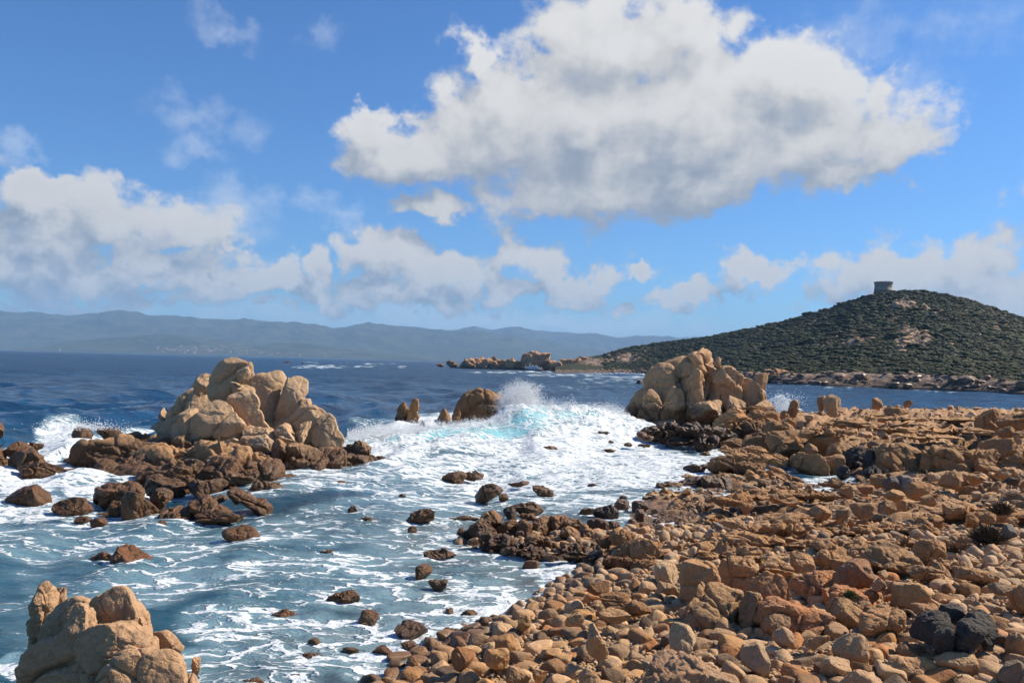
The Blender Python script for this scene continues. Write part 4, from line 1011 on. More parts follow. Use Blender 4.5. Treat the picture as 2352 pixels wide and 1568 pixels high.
# spikes and the big boulder beyond the wave
for bx, d, lab, kw in [
    (Z2(246, 400, 316, 545), 65.0, "leaning dark rock fin, left one of a pair beyond the wave", dict(dep=.7, line=[(-1, -1), (-.95, .1), (-.3, .95), (.1, 1), (.35, .6), (.9, .3), (1, -1)])),
    (Z2(296, 384, 350, 530), 64.5, "narrow upright rusty rock fin, right one of a pair beyond the wave", dict(dep=.8, color=(1.05, .75, .5), line=[(-1, -1), (-.6, .3), (0, .9), (.3, 1), (.9, .85), (1, .2), (1, -1)])),
    (Z2(345, 480, 412, 560), 63.0, "small leaning brown fin between the pair and the dome", dict(p=9, tilt=.5)),
    (Z2(435, 432, 512, 560), 63.5, "brown pointed rock against the dome boulder's left", dict(p=8)),
    (Z2(510, 425, 560, 545), 64.2, "slim stone joined to the dome boulder's left", dict(p=9)),
    (Z2(525, 335, 778, 560), 66.0, "huge brown dome boulder with vertical grooves beside the plume", dict(cuts=2, cracks=3, dep=.8, line=[(-1, -1), (-1, -.2), (-.82, .5), (-.4, .95), (.2, 1), (.7, .72), (1, .1), (1, -1)])),
    (Z2(690, 350, 782, 500), 68.0, "grey lobe of rock behind the dome boulder's right", dict(p=8)),
    (Z2(790, 375, 895, 520), 69.0, "grey rounded boulder veiled by the spray plume", dict(p=8)),
    (Z2(2150, 375, 2215, 500), 66.0, "single upright brown rock spike at the seaward edge", dict(p=10, tilt=-.05)),
    (Z2(2120, 435, 2175, 520), 65.5, "rounded stone at the foot of the single spike", dict(p=8)),
    (Z3(875, 155, 945, 300), 64.0, "short pale pillar, left one of a twin", dict(p=10)),
    (Z3(915, 105, 1050, 310), 63.0, "tall pale thumb-shaped pillar, right one of a twin", dict(p=9, color=(1.05, 1.05, 1.05))),
    (Z3(1270, 170, 1345, 260), 66.0, "small horned rock on the skyline of the plateau", dict(p=13, cracks=1)),
    (Z3(1338, 235, 1525, 310), 64.5, "flat-topped tan block right of the small horned rock", dict(p=12, box=.7)),
    (Z3(1495, 185, 1555, 250), 67.0, "pointed tan stone on the plateau skyline", dict(p=9))]:
    kw = dict(kw); col = kw.pop('color', (.66, .56, .46) if bx[0] < 1300 else (.86, .76, .64))
    single("boulder", bx, d, lab, "boulder", color=col, wet=(.7 if bx[0] < 1200 else .3), dep=kw.pop('dep', .95), **kw)

# the great rock right of the wave
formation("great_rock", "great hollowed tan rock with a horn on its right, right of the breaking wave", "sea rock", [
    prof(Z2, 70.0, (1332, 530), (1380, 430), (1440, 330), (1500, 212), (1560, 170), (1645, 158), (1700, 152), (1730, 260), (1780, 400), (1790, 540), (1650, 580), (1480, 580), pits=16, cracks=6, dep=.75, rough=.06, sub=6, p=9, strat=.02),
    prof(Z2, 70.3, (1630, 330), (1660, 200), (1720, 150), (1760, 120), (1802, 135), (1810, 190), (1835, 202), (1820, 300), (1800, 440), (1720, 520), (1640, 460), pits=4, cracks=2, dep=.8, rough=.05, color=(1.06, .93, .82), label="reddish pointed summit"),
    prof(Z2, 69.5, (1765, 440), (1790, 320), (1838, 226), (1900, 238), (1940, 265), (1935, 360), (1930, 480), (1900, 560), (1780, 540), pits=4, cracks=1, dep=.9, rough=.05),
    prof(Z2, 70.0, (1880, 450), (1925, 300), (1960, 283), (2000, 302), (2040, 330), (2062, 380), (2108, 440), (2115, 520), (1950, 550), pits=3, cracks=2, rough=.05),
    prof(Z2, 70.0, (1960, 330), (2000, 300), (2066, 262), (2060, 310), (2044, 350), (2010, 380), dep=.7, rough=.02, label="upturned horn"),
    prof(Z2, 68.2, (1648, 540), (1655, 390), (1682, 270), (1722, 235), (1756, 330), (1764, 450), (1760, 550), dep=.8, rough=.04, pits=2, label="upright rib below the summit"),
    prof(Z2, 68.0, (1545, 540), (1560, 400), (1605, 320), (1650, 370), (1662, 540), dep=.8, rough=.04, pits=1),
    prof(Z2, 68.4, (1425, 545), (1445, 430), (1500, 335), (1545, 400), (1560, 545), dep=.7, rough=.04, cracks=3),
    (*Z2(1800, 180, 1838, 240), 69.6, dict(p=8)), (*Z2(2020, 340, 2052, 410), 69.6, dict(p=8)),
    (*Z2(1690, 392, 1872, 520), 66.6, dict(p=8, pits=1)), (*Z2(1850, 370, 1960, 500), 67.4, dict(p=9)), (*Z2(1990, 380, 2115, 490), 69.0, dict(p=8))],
    mat=M_PALE, color=(.90, .83, .75), wet=1.9, frac=.035, cuts=13, fs=1.5)  # wet band carried higher so its dark tone also paints the foot's shade
formation("weedy_base", "dark wet weed-covered rock base in front of the great rock", "rock ledge", [
    (*Z2(1305, 470, 1480, 560), 65.5, dict()), (*Z2(1455, 490, 1640, 600), 58.0, dict(cracks=3, box=.4)), (*Z2(1590, 500, 1830, 615), 56.5, dict(cracks=3, box=.4)), (*Z2(1690, 560, 1815, 640), 54.5, dict(cracks=2)),
    (*Z2(1500, 560, 1720, 625), 55.5, dict(cracks=2)), (*Z2(1790, 430, 1990, 590), 60.0, dict(cracks=4, strat=.05, color=(1.5, 1.2, .9), wet=1.0)), (*Z2(1880, 470, 2060, 600), 59.0, dict(cracks=2, wet=1.0)), (*Z2(1700, 520, 1900, 630), 57.0, dict(cracks=2))],
    color=(.42, .36, .30), wet=2.6, rough=.07, frac=.08)
formation("flat_rocks", "pile of flat tan rocks wedged behind the weedy base", "rock pile", [
    (*Z2(1925, 410, 2050, 445), 66.0, dict(strat=.05)), (*Z2(1960, 430, 2110, 520), 65.0, dict(cracks=2)), (*Z2(1990, 480, 2140, 560), 62.0, dict(cracks=2)), (*Z2(1930, 540, 2130, 640), 56.0, dict(cracks=2)), (*Z3(500, 330, 700, 440), 55.0, dict(cracks=2)), (*Z3(640, 310, 760, 370), 60.0, dict())],
    color=(.85, .75, .62), wet=.8)
# plateau
formation("dome_massif", "large domed brown rock mass left of the black cleft", "rock mass", [
    (*Z3(540, 400, 870, 640), 47.0, dict(p=8, cracks=2)), (*Z3(810, 383, 1045, 600), 46.0, dict(p=7.5, cracks=1, label="smooth high dome")), (*Z3(680, 555, 920, 745), 43.0, dict(p=13, box=.7, cracks=2)), (*Z3(860, 540, 1075, 735), 43.5, dict(p=10, cracks=3)),
    (*Z3(930, 490, 1072, 620), 44.5, dict(p=10, cracks=2)), (*Z3(340, 420, 560, 580), 49.0, dict(p=9, cracks=2, color=(.6, .52, .45))), (*Z3(700, 430, 800, 560), 45.0, dict(p=10, tilt=.6)), (*Z3(780, 470, 900, 590), 44.6, dict(p=10, tilt=.5)), (*Z3(190, 460, 380, 560), 50.0, dict(p=9, color=(.55, .48, .42)))],
    color=(.88, .78, .66), wet=.3)
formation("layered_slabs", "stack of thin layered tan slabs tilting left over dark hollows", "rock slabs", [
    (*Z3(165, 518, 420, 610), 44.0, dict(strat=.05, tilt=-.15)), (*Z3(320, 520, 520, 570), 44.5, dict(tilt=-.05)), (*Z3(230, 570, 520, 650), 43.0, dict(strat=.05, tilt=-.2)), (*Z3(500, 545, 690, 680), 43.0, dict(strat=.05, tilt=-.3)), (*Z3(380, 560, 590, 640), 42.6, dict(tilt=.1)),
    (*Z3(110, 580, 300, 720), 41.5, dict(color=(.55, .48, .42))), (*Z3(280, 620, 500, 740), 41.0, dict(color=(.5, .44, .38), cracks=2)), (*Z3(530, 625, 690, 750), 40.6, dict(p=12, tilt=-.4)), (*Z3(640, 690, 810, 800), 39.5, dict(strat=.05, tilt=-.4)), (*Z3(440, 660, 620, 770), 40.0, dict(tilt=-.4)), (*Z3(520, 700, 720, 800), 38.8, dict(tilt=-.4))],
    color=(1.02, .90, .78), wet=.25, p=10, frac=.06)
formation("jointed_wall", "long shadowed brown rock wall with vertical joints right of the black cleft", "rock wall", [
    (*Z3(1310, 500, 1640, 760), 42.0, dict(box=.6, cracks=4)), (*Z3(1560, 515, 1960, 770), 41.0, dict(box=.4, cracks=4)), (*Z3(1740, 495, 1960, 640), 42.5, dict(cracks=2)), (*Z3(1920, 515, 2180, 720), 41.0, dict(p=9, cracks=3)), (*Z3(1960, 590, 2180, 730), 39.6, dict(p=8, label="pale rounded shoulder")), (*Z3(2080, 460, 2352, 640), 42.0, dict(box=.4, cracks=3)), (*Z3(2150, 560, 2420, 720), 40.5, dict(box=.5, cracks=4))],
    color=(.84, .73, .60), wet=.2)
formation("black_cleft", "jet black wet rock in the cleft where foam pours in", "cleft rock", [
    (*Z3(1060, 520, 1230, 720), 44.0, dict(cracks=3)), (*Z3(1180, 510, 1330, 740), 43.0, dict(cracks=3)), (*Z3(1010, 650, 1110, 755), 41.0, dict(cracks=1)), (*Z3(1200, 640, 1330, 770), 40.8, dict(cracks=2))], mat=M_BLACK, wet=.5, rough=.1)
formation("end_rock", "tall brown rock mass cut by the right frame edge on the plateau", "rock mass", [
    (*Z3(2185, 235, 2480, 440), 50.0, dict(p=10, cracks=2)), (*Z3(2175, 375, 2285, 455), 47.0, dict(p=8)), (*Z3(1960, 250, 2220, 460), 53.0, dict(p=9, cracks=3)), (*Z3(2280, 400, 2460, 470), 46.0, dict(p=9))], color=(.78, .66, .54))
formation("jointed_outcrop", "tan outcrop split by close vertical joints above the pool", "rock outcrop", [
    (*Z2(1535, 880, 1720, 1015), 30.0, dict(p=9, cracks=3)), (*Z2(1680, 890, 1760, 1020), 29.8, dict(p=12, box=.4, cracks=2)), (*Z2(1740, 900, 1800, 1010), 30.0, dict(p=11, box=.4)), (*Z2(1775, 905, 1850, 1010), 30.2, dict(p=11, box=.4, cracks=2)), (*Z2(1480, 960, 1620, 1030), 28.8, dict(color=(.6, .5, .42))), (*Z2(1830, 940, 1890, 1010), 30.4, dict())],
    color=(1.05, .92, .78), wet=.35)
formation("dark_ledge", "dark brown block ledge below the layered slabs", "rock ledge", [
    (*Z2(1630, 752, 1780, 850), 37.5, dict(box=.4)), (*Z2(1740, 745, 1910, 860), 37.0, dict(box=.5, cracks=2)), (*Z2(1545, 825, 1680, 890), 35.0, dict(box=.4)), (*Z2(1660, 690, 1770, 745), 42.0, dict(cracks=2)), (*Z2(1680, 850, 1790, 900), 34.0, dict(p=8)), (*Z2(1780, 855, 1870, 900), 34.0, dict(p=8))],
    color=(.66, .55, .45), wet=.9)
formation("low_point", "low jointed rock point running into the water, pale on its back", "rock point", [
    (*Z5(770, 225, 1000, 400), 25.4, dict(p=8, cracks=3, color=(.8, .7, .6))), (*Z5(700, 300, 900, 440), 24.8, dict(p=8, color=(.62, .5, .4))), (*Z5(890, 270, 1100, 440), 25.2, dict(p=9, cracks=2)), (*Z5(1040, 275, 1200, 420), 25.0, dict(p=10, box=.3, tilt=-.3)), (*Z5(1160, 265, 1310, 400), 25.2, dict(p=9, cracks=3)),
    (*Z5(1280, 258, 1420, 390), 25.4, dict(p=11, box=.4, cracks=2, color=(1.1, .8, .65))), (*Z5(1400, 280, 1565, 380), 25.2, dict(p=9, cracks=2)), (*Z5(1365, 330, 1540, 480), 24.2, dict(p=13, box=.4, tilt=-.3, label="sharp-edged pale block")), (*Z5(1500, 330, 1640, 460), 24.6, dict(p=9, cracks=3)), (*Z5(1110, 390, 1330, 520), 23.6, dict(p=8, cracks=3)),
    (*Z5(1320, 440, 1620, 570), 23.2, dict(p=9, cracks=3)), (*Z5(740, 380, 1080, 540), 23.8, dict(cracks=4, color=(.5, .4, .3), wet=1.2)), (*Z5(960, 460, 1250, 570), 23.0, dict(cracks=3, color=(.5, .4, .3), wet=1.0)), (*Z5(590, 350, 760, 430), 25.0, dict(color=(.5, .4, .3), wet=1.2, cracks=2)), (*Z5(1240, 500, 1680, 600), 22.4, dict(cracks=4, color=(.5, .4, .3), wet=1.0)), (*Z5(1050, 238, 1190, 300), 26.6, dict(p=8))],
    color=(1.0, .86, .72), wet=.55, rough=.06, frac=.07)
formation("knobbly_outcrop", "knobbly rounded tan outcrop at the landward end of the low point", "rock outcrop", [
    (*Z5(1900, 380, 2170, 640), 21.4, dict(p=8, cracks=6, rough=.08)), (*Z5(1640, 400, 1800, 500), 22.8, dict(p=9, cracks=2, color=(.7, .58, .46))), (*Z5(1740, 355, 1930, 500), 22.6, dict(p=8, cracks=4)), (*Z5(1780, 450, 1960, 620), 21.6, dict(cracks=4, color=(.85, .7, .56))), (*Z5(1690, 550, 1900, 670), 20.8, dict(color=(.5, .4, .32), cracks=2, box=.3)), (*Z5(1860, 560, 2080, 700), 20.6, dict(cracks=3, color=(.75, .6, .46)))],
    color=(1.0, .84, .68), wet=.3, rough=.06, frac=.07)
# upper beach
formation("rusty_outcrop", "big rusty tan outcrop of fractured blocks on the beach", "rock outcrop", [
    (*Z6(100, 365, 390, 700), 16.6, dict(p=10, cracks=3, box=.2)), (*Z6(90, 505, 510, 850), 15.2, dict(p=10, cracks=5, box=.4, color=(.85, .82, .8))), (*Z6(505, 390, 840, 770), 15.4, dict(p=9, cracks=2, mat=M_RED, label="rounded central block")), (*Z6(600, 560, 920, 830), 14.4, dict(p=13, box=.6, cracks=3, mat=M_RED)),
    (*Z6(780, 620, 1080, 860), 14.2, dict(p=13, box=.7, cracks=4, mat=M_RED)), (*Z6(850, 425, 1190, 620), 16.2, dict(p=10, box=.4, cracks=3, mat=M_RED)), (*Z6(1000, 500, 1280, 690), 15.0, dict(p=11, box=.3, cracks=3, mat=M_RED)), (*Z6(1040, 560, 1280, 800), 14.4, dict(p=11, cracks=3, color=(.85, .8, .72))), (*Z6(1180, 540, 1420, 640), 15.2, dict(p=11, cracks=2, mat=M_RED)),
    (*Z6(830, 290, 990, 420), 17.6, dict(p=11, box=.3)), (*Z6(360, 330, 640, 520), 17.4, dict(p=10, cracks=3)), (*Z6(620, 330, 850, 470), 17.4, dict(p=10, cracks=2)), (*Z6(480, 560, 640, 840), 14.8, dict(p=11, cracks=3, box=.4, color=(.8, .75, .7))), (*Z6(640, 700, 800, 850), 14.0, dict(p=10, cracks=2, color=(.8, .75, .7))), (*Z6(1180, 620, 1380, 740), 14.6, dict(cracks=3, color=(.7, .62, .55)))],
    color=(1.08, .94, .82), rough=.04, frac=.045)
formation("tilted_ledge", "weathered ledge of tilted tan blocks behind the rusty outcrop", "rock ledge", [
    (*Z6(960, 255, 1220, 400), 18.6, dict(p=8, cracks=3)), (*Z6(1210, 235, 1500, 420), 18.6, dict(p=9, cracks=2)), (*Z6(1250, 250, 1680, 460), 18.0, dict(p=8, cracks=2, color=(.82, .74, .66))), (*Z6(1600, 215, 1830, 400), 18.8, dict(p=7.5, cracks=2, label="smooth low dome")), (*Z6(1600, 370, 1810, 480), 17.2, dict(p=9, cracks=1)), (*Z6(1700, 320, 1960, 460), 17.8, dict(cracks=6)),
    (*Z6(380, 260, 680, 380), 19.4, dict(cracks=4, strat=.04)), (*Z6(620, 290, 780, 360), 19.0, dict(p=12, color=(1.2, 1.2, 1.2))), (*Z6(990, 180, 1350, 300), 20.6, dict(p=8, cracks=3)), (*Z6(1320, 170, 1720, 290), 20.4, dict(p=8, cracks=4))],
    color=(.98, .85, .72), frac=.05)
formation("cracked_ridge", "low ridge of knobbly cracked tan rock in mid beach", "rock ridge", [
    (*Z6(240, 145, 520, 290), 22.0, dict(p=8, cracks=4)), (*Z6(480, 100, 760, 220), 23.0, dict(cracks=4, strat=.05)), (*Z6(680, 90, 930, 210), 23.2, dict(cracks=4)), (*Z6(1000, 90, 1420, 200), 23.0, dict(cracks=5)), (*Z6(1380, 70, 1620, 190), 23.4, dict(cracks=4)), (*Z6(1780, 160, 2100, 330), 20.6, dict(cracks=5, box=.3)), (*Z6(1560, 80, 1850, 210), 23.0, dict(cracks=4)), (*Z6(860, 190, 1120, 290), 21.0, dict(cracks=3))],
    color=(1.02, .87, .72), rough=.06, frac=.08)
formation("black_rock", "jet black cracked boulder cluster on the shingle at lower right", "dark rock", [
    (*Z6(1800, 610, 1965, 780), 13.2, dict(p=12, box=.3, tilt=-.3)), (*Z6(1640, 690, 1880, 930), 12.8, dict(cracks=2)), (*Z6(1760, 770, 1880, 950), 12.2, dict(p=10, box=.3)), (*Z6(1890, 745, 2090, 970), 12.2, dict(p=10, box=.4, cracks=1)), (*Z6(1950, 690, 2150, 850), 12.9, dict(p=11, box=.5)), (*Z6(2050, 760, 2170, 930), 12.6, dict(cracks=1)), (*Z6(2080, 860, 2150, 940), 12.2, dict())],
    mat=M_BLACK, part="block", rough=.06)
formation("pinnacle_rock", "tall lobed tan rock at the lower left corner, cut by the frame", "sea rock", [
    prof(Z4, 10.7, (180, 900), (176, 640), (190, 500), (235, 456), (290, 460), (306, 500), (318, 640), (300, 780), (280, 940), p=8, label="upright finger of rock"),
    (*Z4(295, 475, 385, 640), 11.0, dict(p=8)),
    prof(Z4, 10.4, (250, 760), (300, 625), (360, 562), (430, 537), (500, 545), (530, 600), (540, 760), (440, 860), (300, 880), p=9, cracks=1),
    prof(Z4, 10.3, (516, 640), (530, 560), (600, 508), (700, 470), (738, 480), (790, 560), (800, 680), (780, 760), (680, 760), (540, 760), p=9, cracks=1, rough=.025),
    prof(Z4, 10.5, (740, 560), (775, 550), (820, 610), (872, 690), (885, 800), (900, 880), (800, 860), (750, 760), p=9),
    prof(Z4, 9.9, (360, 760), (385, 640), (450, 570), (510, 600), (535, 700), (540, 840), (460, 920), (370, 900), p=9),
    prof(Z4, 9.8, (470, 760), (560, 700), (680, 680), (780, 725), (880, 760), (900, 860), (760, 920), (560, 960), p=8, cracks=1),
    (*Z4(560, 790, 900, 930), 9.7, dict(p=8, strat=.05, tilt=.2)),
    prof(Z4, 9.4, (590, 980), (660, 890), (880, 850), (1000, 850), (1050, 930), (1070, 1080), (1060, 1260), (820, 1320), (600, 1260), p=10, cracks=3, dep=.8, rough=.025),
    prof(Z4, 9.9, (125, 900), (180, 815), (300, 760), (420, 720), (520, 800), (600, 950), (640, 1200), (600, 1400), (300, 1450), (120, 1400), p=9, cracks=2, dep=.7, wet=1.0),
    (*Z4(870, 718, 1060, 890), 10.2, dict(p=12, box=.5)), (*Z4(1000, 840, 1125, 1060), 10.0, dict(p=10)), (*Z4(1070, 970, 1185, 1200), 9.8, dict(p=9)), (*Z4(1120, 885, 1175, 980), 10.1, dict(p=9)), (*Z4(125, 830, 240, 1000), 10.4, dict(p=9)), (*Z4(300, 1100, 1150, 1700), 9.6, dict(p=9))],
    mat=M_PALE, color=(.88, .80, .74), wet=.45, part="lobe", frac=.02, cuts=8, cracks=2)
single("boulder", Z4(-60, 1018, 70, 1120), 7.0, "orange tan stone cut by the bottom left corner", "boulder", mat=M_PALE, p=8)
# single stones of the upper beach
for bx, d, lab, mat, col, kw in [
    ((1331, 1430, 1399, 1512), 12.9, "tall pale-topped boulder with a dark shaded flank on the shingle", M_COBBLE, (1, 1, 1), dict(p=8)),
    ((1535, 1432, 1606, 1506), 12.9, "pale smooth peg-shaped boulder above the bottom slab", M_COBBLE, (1.12, 1.15, 1.15), dict(p=7.5)),
    ((1452, 1508, 1705, 1620), 11.2, "broad low brown slab cut by the bottom edge", M_RED, (.95, 1.05, 1.15), dict(p=8, dep=1.1)),
    ((1912, 1450, 1992, 1526), 12.6, "upright egg-shaped tan boulder on the shingle", M_COBBLE, (1, 1, 1), dict(p=7)),
    ((2036, 1332, 2132, 1404), 15.0, "blocky tan boulder with a stained edge, right of the rusty outcrop", M_ROCK, (1.05, .95, .8), dict(p=13, box=.6, cracks=1)),
    ((2087, 1385, 2140, 1410), 14.4, "flat tan slab lying before the blocky boulder", M_RED, (1, 1, 1), dict(p=12, box=.5)),
    ((2187, 1290, 2316, 1342), 16.6, "long sloping brown slab on small shingle at right", M_ROCK, (.9, .8, .7), dict(p=10, box=.3, tilt=-.22)),
    ((1911, 1280, 2008, 1358), 15.9, "dark rusty squarish block leaning on the rusty outcrop", M_RED, (.72, .7, .7), dict(p=12, box=.5)),
    ((2012, 1303, 2048, 1335), 15.8, "small pale curved stone leaning by the rusty block", M_COBBLE, (1.05, 1.05, 1.05), dict(p=7, tilt=-.4)),
    ((1998, 1325, 2036, 1362), 15.2, "small orange wedge stone below the pale curved stone", M_RED, (1.2, 1.2, 1.2), dict(p=12)),
    ((1971, 1396, 2078, 1470), 13.7, "cracked tan pyramid boulder left of the black cluster", M_ROCK, (1.0, .86, .74), dict(p=11, box=.3, cracks=3)),
    ((2150, 1487, 2247, 1546), 12.0, "golden tan boulder before the black cluster", M_COBBLE, (1.05, .98, .85), dict(p=8.5)),
    ((2034, 1500, 2134, 1548), 12.0, "smooth oblong tan boulder at the bottom right", M_COBBLE, (1.05, .95, .88), dict(p=9, box=.4)),
    ((1927, 1522, 2028, 1590), 11.4, "round-shouldered tan boulder cut by the bottom edge", M_COBBLE, (1, .95, .9), dict(p=8)),
    ((1702, 1474, 1784, 1540), 12.2, "kinked grey tan boulder beside the bottom slab", M_COBBLE, (.95, .95, .95), dict(p=8)),
    ((1888, 1507, 1957, 1552), 12.0, "pale cube-like boulder behind the round-shouldered one", M_COBBLE, (1.1, 1.1, 1.1), dict(p=11, box=.5)),
    ((2287, 1514, 2370, 1580), 11.6, "grey boulder in the bottom right corner", M_COBBLE, (.5, .55, .62), dict(p=9)),
    ((2292, 1444, 2375, 1506), 12.6, "tan boulder cut by the right edge, right of the black cluster", M_COBBLE, (.98, .88, .78), dict(p=9, cracks=1)),
    ((2300, 1335, 2380, 1400), 14.8, "brown boulder at the right edge above the shingle", M_ROCK, (.95, .82, .7), dict(p=10, cracks=1)),
    ((2264, 1334, 2322, 1368), 15.4, "flat blue-grey stone below the long sloping slab", M_COBBLE, (.52, .58, .66), dict(p=8)),
    ((1840, 1448, 1910, 1492), 13.0, "slanted loaf-shaped stone below the rusty outcrop", M_COBBLE, (1, .96, .9), dict(p=8, tilt=.35)),
    ((1772, 1438, 1822, 1482), 13.2, "small pale pointed stone below the rusty outcrop", M_COBBLE, (1.05, 1.02, 1.0), dict(p=9)),
    ((1501, 1287, 1560, 1342), 18.4, "pale white-topped wedge boulder at the head of the cove", M_COBBLE, (1.2, 1.25, 1.28), dict(p=11, box=.3)),
    ((1507, 1335, 1556, 1368), 17.2, "tan rounded wedge stone below the pale wedge boulder", M_COBBLE, (1.05, 1.0, .95), dict(p=9)),
    ((1430, 1370, 1500, 1415), 15.6, "brown grey lump above the shingle's wet edge", M_ROCK, (.75, .66, .56), dict(p=8, cracks=1)),
    ((1374, 1356, 1450, 1402), 15.9, "dark brown flat rock at the froth's landward edge", M_ROCK, (.6, .5, .4), dict(p=9, strat=.04)),
    ((1341, 1330, 1400, 1362), 17.0, "dark wet flat rock where the wash ends", M_ROCK, (.5, .4, .32), dict(p=9)),
    ((1375, 1395, 1450, 1425), 14.8, "tan flat-topped stone with a ledge, mid shingle", M_COBBLE, (1.05, .95, .82), dict(p=10, box=.4)),
    ((1292, 1400, 1352, 1440), 14.6, "slanting tan stone above the tall boulder", M_COBBLE, (1.05, .95, .82), dict(p=10, tilt=.4)),
    ((1180, 1400, 1222, 1442), 15.4, "yellowish wet block at the waterline", M_COBBLE, (.95, .85, .62), dict(p=11, box=.5, tilt=.1)),
    ((1133, 1455, 1188, 1500), 14.0, "brown rounded block beside the waterline", M_COBBLE, (.85, .72, .58), dict(p=9)),
    ((1028, 1482, 1090, 1532), 13.2, "reddish brown wet boulder at the waterline", M_COBBLE, (.72, .52, .40), dict(p=8.5)),
    ((1112, 1488, 1170, 1530), 13.0, "tan squat boulder in the lower shingle", M_COBBLE, (.95, .82, .68), dict(p=9)),
    ((1150, 1528, 1220, 1572), 12.2, "grey tan egg boulder at the bottom of the shingle", M_COBBLE, (.78, .70, .62), dict(p=7)),
    ((1220, 1528, 1258, 1562), 12.2, "small amber faceted stone at the bottom of the shingle", M_COBBLE, (1.1, .9, .65), dict(p=12)),
    ((1325, 1532, 1376, 1572), 12.0, "pale grey rounded stone at the bottom centre", M_COBBLE, (1.0, 1.02, 1.02), dict(p=8)),
    # middle beach and plateau
    (Z3(780, 932, 978, 1050), 26.2, "big smooth tan boulder with a sloping cap, mid beach", M_ROCK, (1.1, .98, .84), dict(p=8, cracks=1)),
    (Z3(540, 832, 758, 940), 28.8, "wide tan pyramid boulder above the jointed outcrop", M_ROCK, (1.0, .86, .72), dict(p=10, cracks=2)),
    (Z3(1120, 905, 1302, 1020), 26.6, "squarish grey brown boulder, mid beach", M_ROCK, (.85, .74, .62), dict(p=11, box=.4)),
    (Z3(1352, 808, 1508, 905), 29.0, "pale pointed boulder, mid plateau", M_ROCK, (1.05, .95, .82), dict(p=11)),
    (Z3(1335, 720, 1480, 830), 31.0, "dark grey angular boulder near the inlet", M_BLACK, (2.2, 2.2, 2.2), dict(p=11)),
    (Z3(1440, 722, 1550, 835), 31.0, "blue-grey faceted boulder right of the dark grey one", M_BLACK, (3.4, 3.4, 3.5), dict(p=12, box=.2)),
    (Z3(1250, 712, 1392, 810), 32.5, "round brown boulder at the inlet's right bank", M_ROCK, (.9, .78, .62), dict(p=8)),
    (Z3(1735, 905, 1945, 1020), 26.4, "broad smooth tan mound boulder at right of mid beach", M_ROCK, (1.0, .90, .78), dict(p=7.5)),
    (Z3(1430, 885, 1590, 965), 27.5, "angular tan boulder with a pale top, mid beach", M_ROCK, (1.1, .95, .8), dict(p=12, box=.2)),
    (Z3(1325, 900, 1440, 990), 27.0, "grey brown boulder left of the angular pale-topped one", M_ROCK, (.85, .76, .66), dict(p=10)),
    (Z3(920, 748, 1118, 815), 35.0, "flat dark slab beside the inlet water", M_ROCK, (.66, .58, .5), dict(p=9)),
    (Z3(1510, 770, 1682, 880), 30.0, "tan wedge boulder right of the blue-grey one", M_ROCK, (.98, .84, .68), dict(p=11, box=.2)),
    (Z3(1745, 678, 1955, 800), 34.0, "folded tan rock below the wall's pale shoulder", M_ROCK, (1.05, .92, .78), dict(p=8, cracks=1)),
    (Z3(1900, 690, 2120, 780), 33.4, "rounded tan block right of the folded rock", M_ROCK, (1.0, .88, .74), dict(p=8, cracks=1)),
    (Z3(2145, 663, 2325, 745), 33.8, "long smooth tan loaf boulder at the wall's right foot", M_ROCK, (1.08, .95, .8), dict(p=7.5)),
    (Z3(2210, 735, 2320, 790), 32.6, "small black stone under the loaf boulder", M_BLACK, (1, 1, 1), dict(p=8)),
    (Z3(1000, 960, 1118, 1050), 25.6, "dark grey rounded boulder right of the sloping-cap boulder", M_ROCK, (.7, .64, .58), dict(p=8)),
    (Z3(615, 985, 740, 1065), 25.2, "pale pyramid stone left of the sloping-cap boulder", M_ROCK, (1.15, 1.02, .88), dict(p=9)),
    (Z3(1615, 860, 1730, 940), 28.0, "tan cube boulder by a dark crevice", M_ROCK, (.98, .85, .7), dict(p=12, box=.5)),
    (Z3(1920, 1000, 2030, 1100), 23.6, "smooth brown oval boulder on the right slope", M_ROCK, (.9, .78, .64), dict(p=7.5)),
    (Z3(2010, 960, 2170, 1080), 24.2, "squat cracked tan boulder on the right slope", M_ROCK, (1.0, .86, .7), dict(p=9, cracks=2)),
    (Z3(1860, 1300, 1960, 1345), 18.8, "small dark stone by the dry bush", M_ROCK, (.6, .55, .5), dict(p=8)),
    (Z3(2190, 1060, 2300, 1190), 22.0, "blue-grey boulder behind the dry bush", M_BLACK, (2.6, 2.7, 2.9), dict(p=9)),
    (Z3(2215, 1010, 2310, 1080), 23.6, "round tan boulder near the right edge", M_ROCK, (1.05, .92, .78), dict(p=7.5)),
    (Z3(180, 1005, 365, 1090), 24.2, "speckled pale boulder below the jointed outcrop", M_ROCK, (1.15, 1.05, .95), dict(p=8)),
    (Z3(150, 1055, 215, 1105), 23.6, "small grey stone by the speckled boulder", M_BLACK, (3, 3, 3.2), dict(p=8)),
    (Z3(320, 900, 430, 990), 28.4, "block boulder at the jointed outcrop's upper right", M_ROCK, (.95, .8, .66), dict(p=10)),
    (Z3(1160, 780, 1300, 850), 31.5, "rusty boulder above the sloping-cap boulder", M_RED, (.95, .95, .9), dict(p=9)),
    (Z3(1030, 790, 1150, 880), 31.0, "tan boulder at the dark slab's right end", M_ROCK, (1, .86, .7), dict(p=9))]:
    kw = dict(kw); dep = kw.pop('dep', .95)
    b2 = (bx[0], bx[1], bx[2], bx[3] + 0.18 * (bx[3] - bx[1]))
    single("boulder", b2, d, lab, "boulder", mat=mat, color=col, wet=.12, dep=dep, **kw)
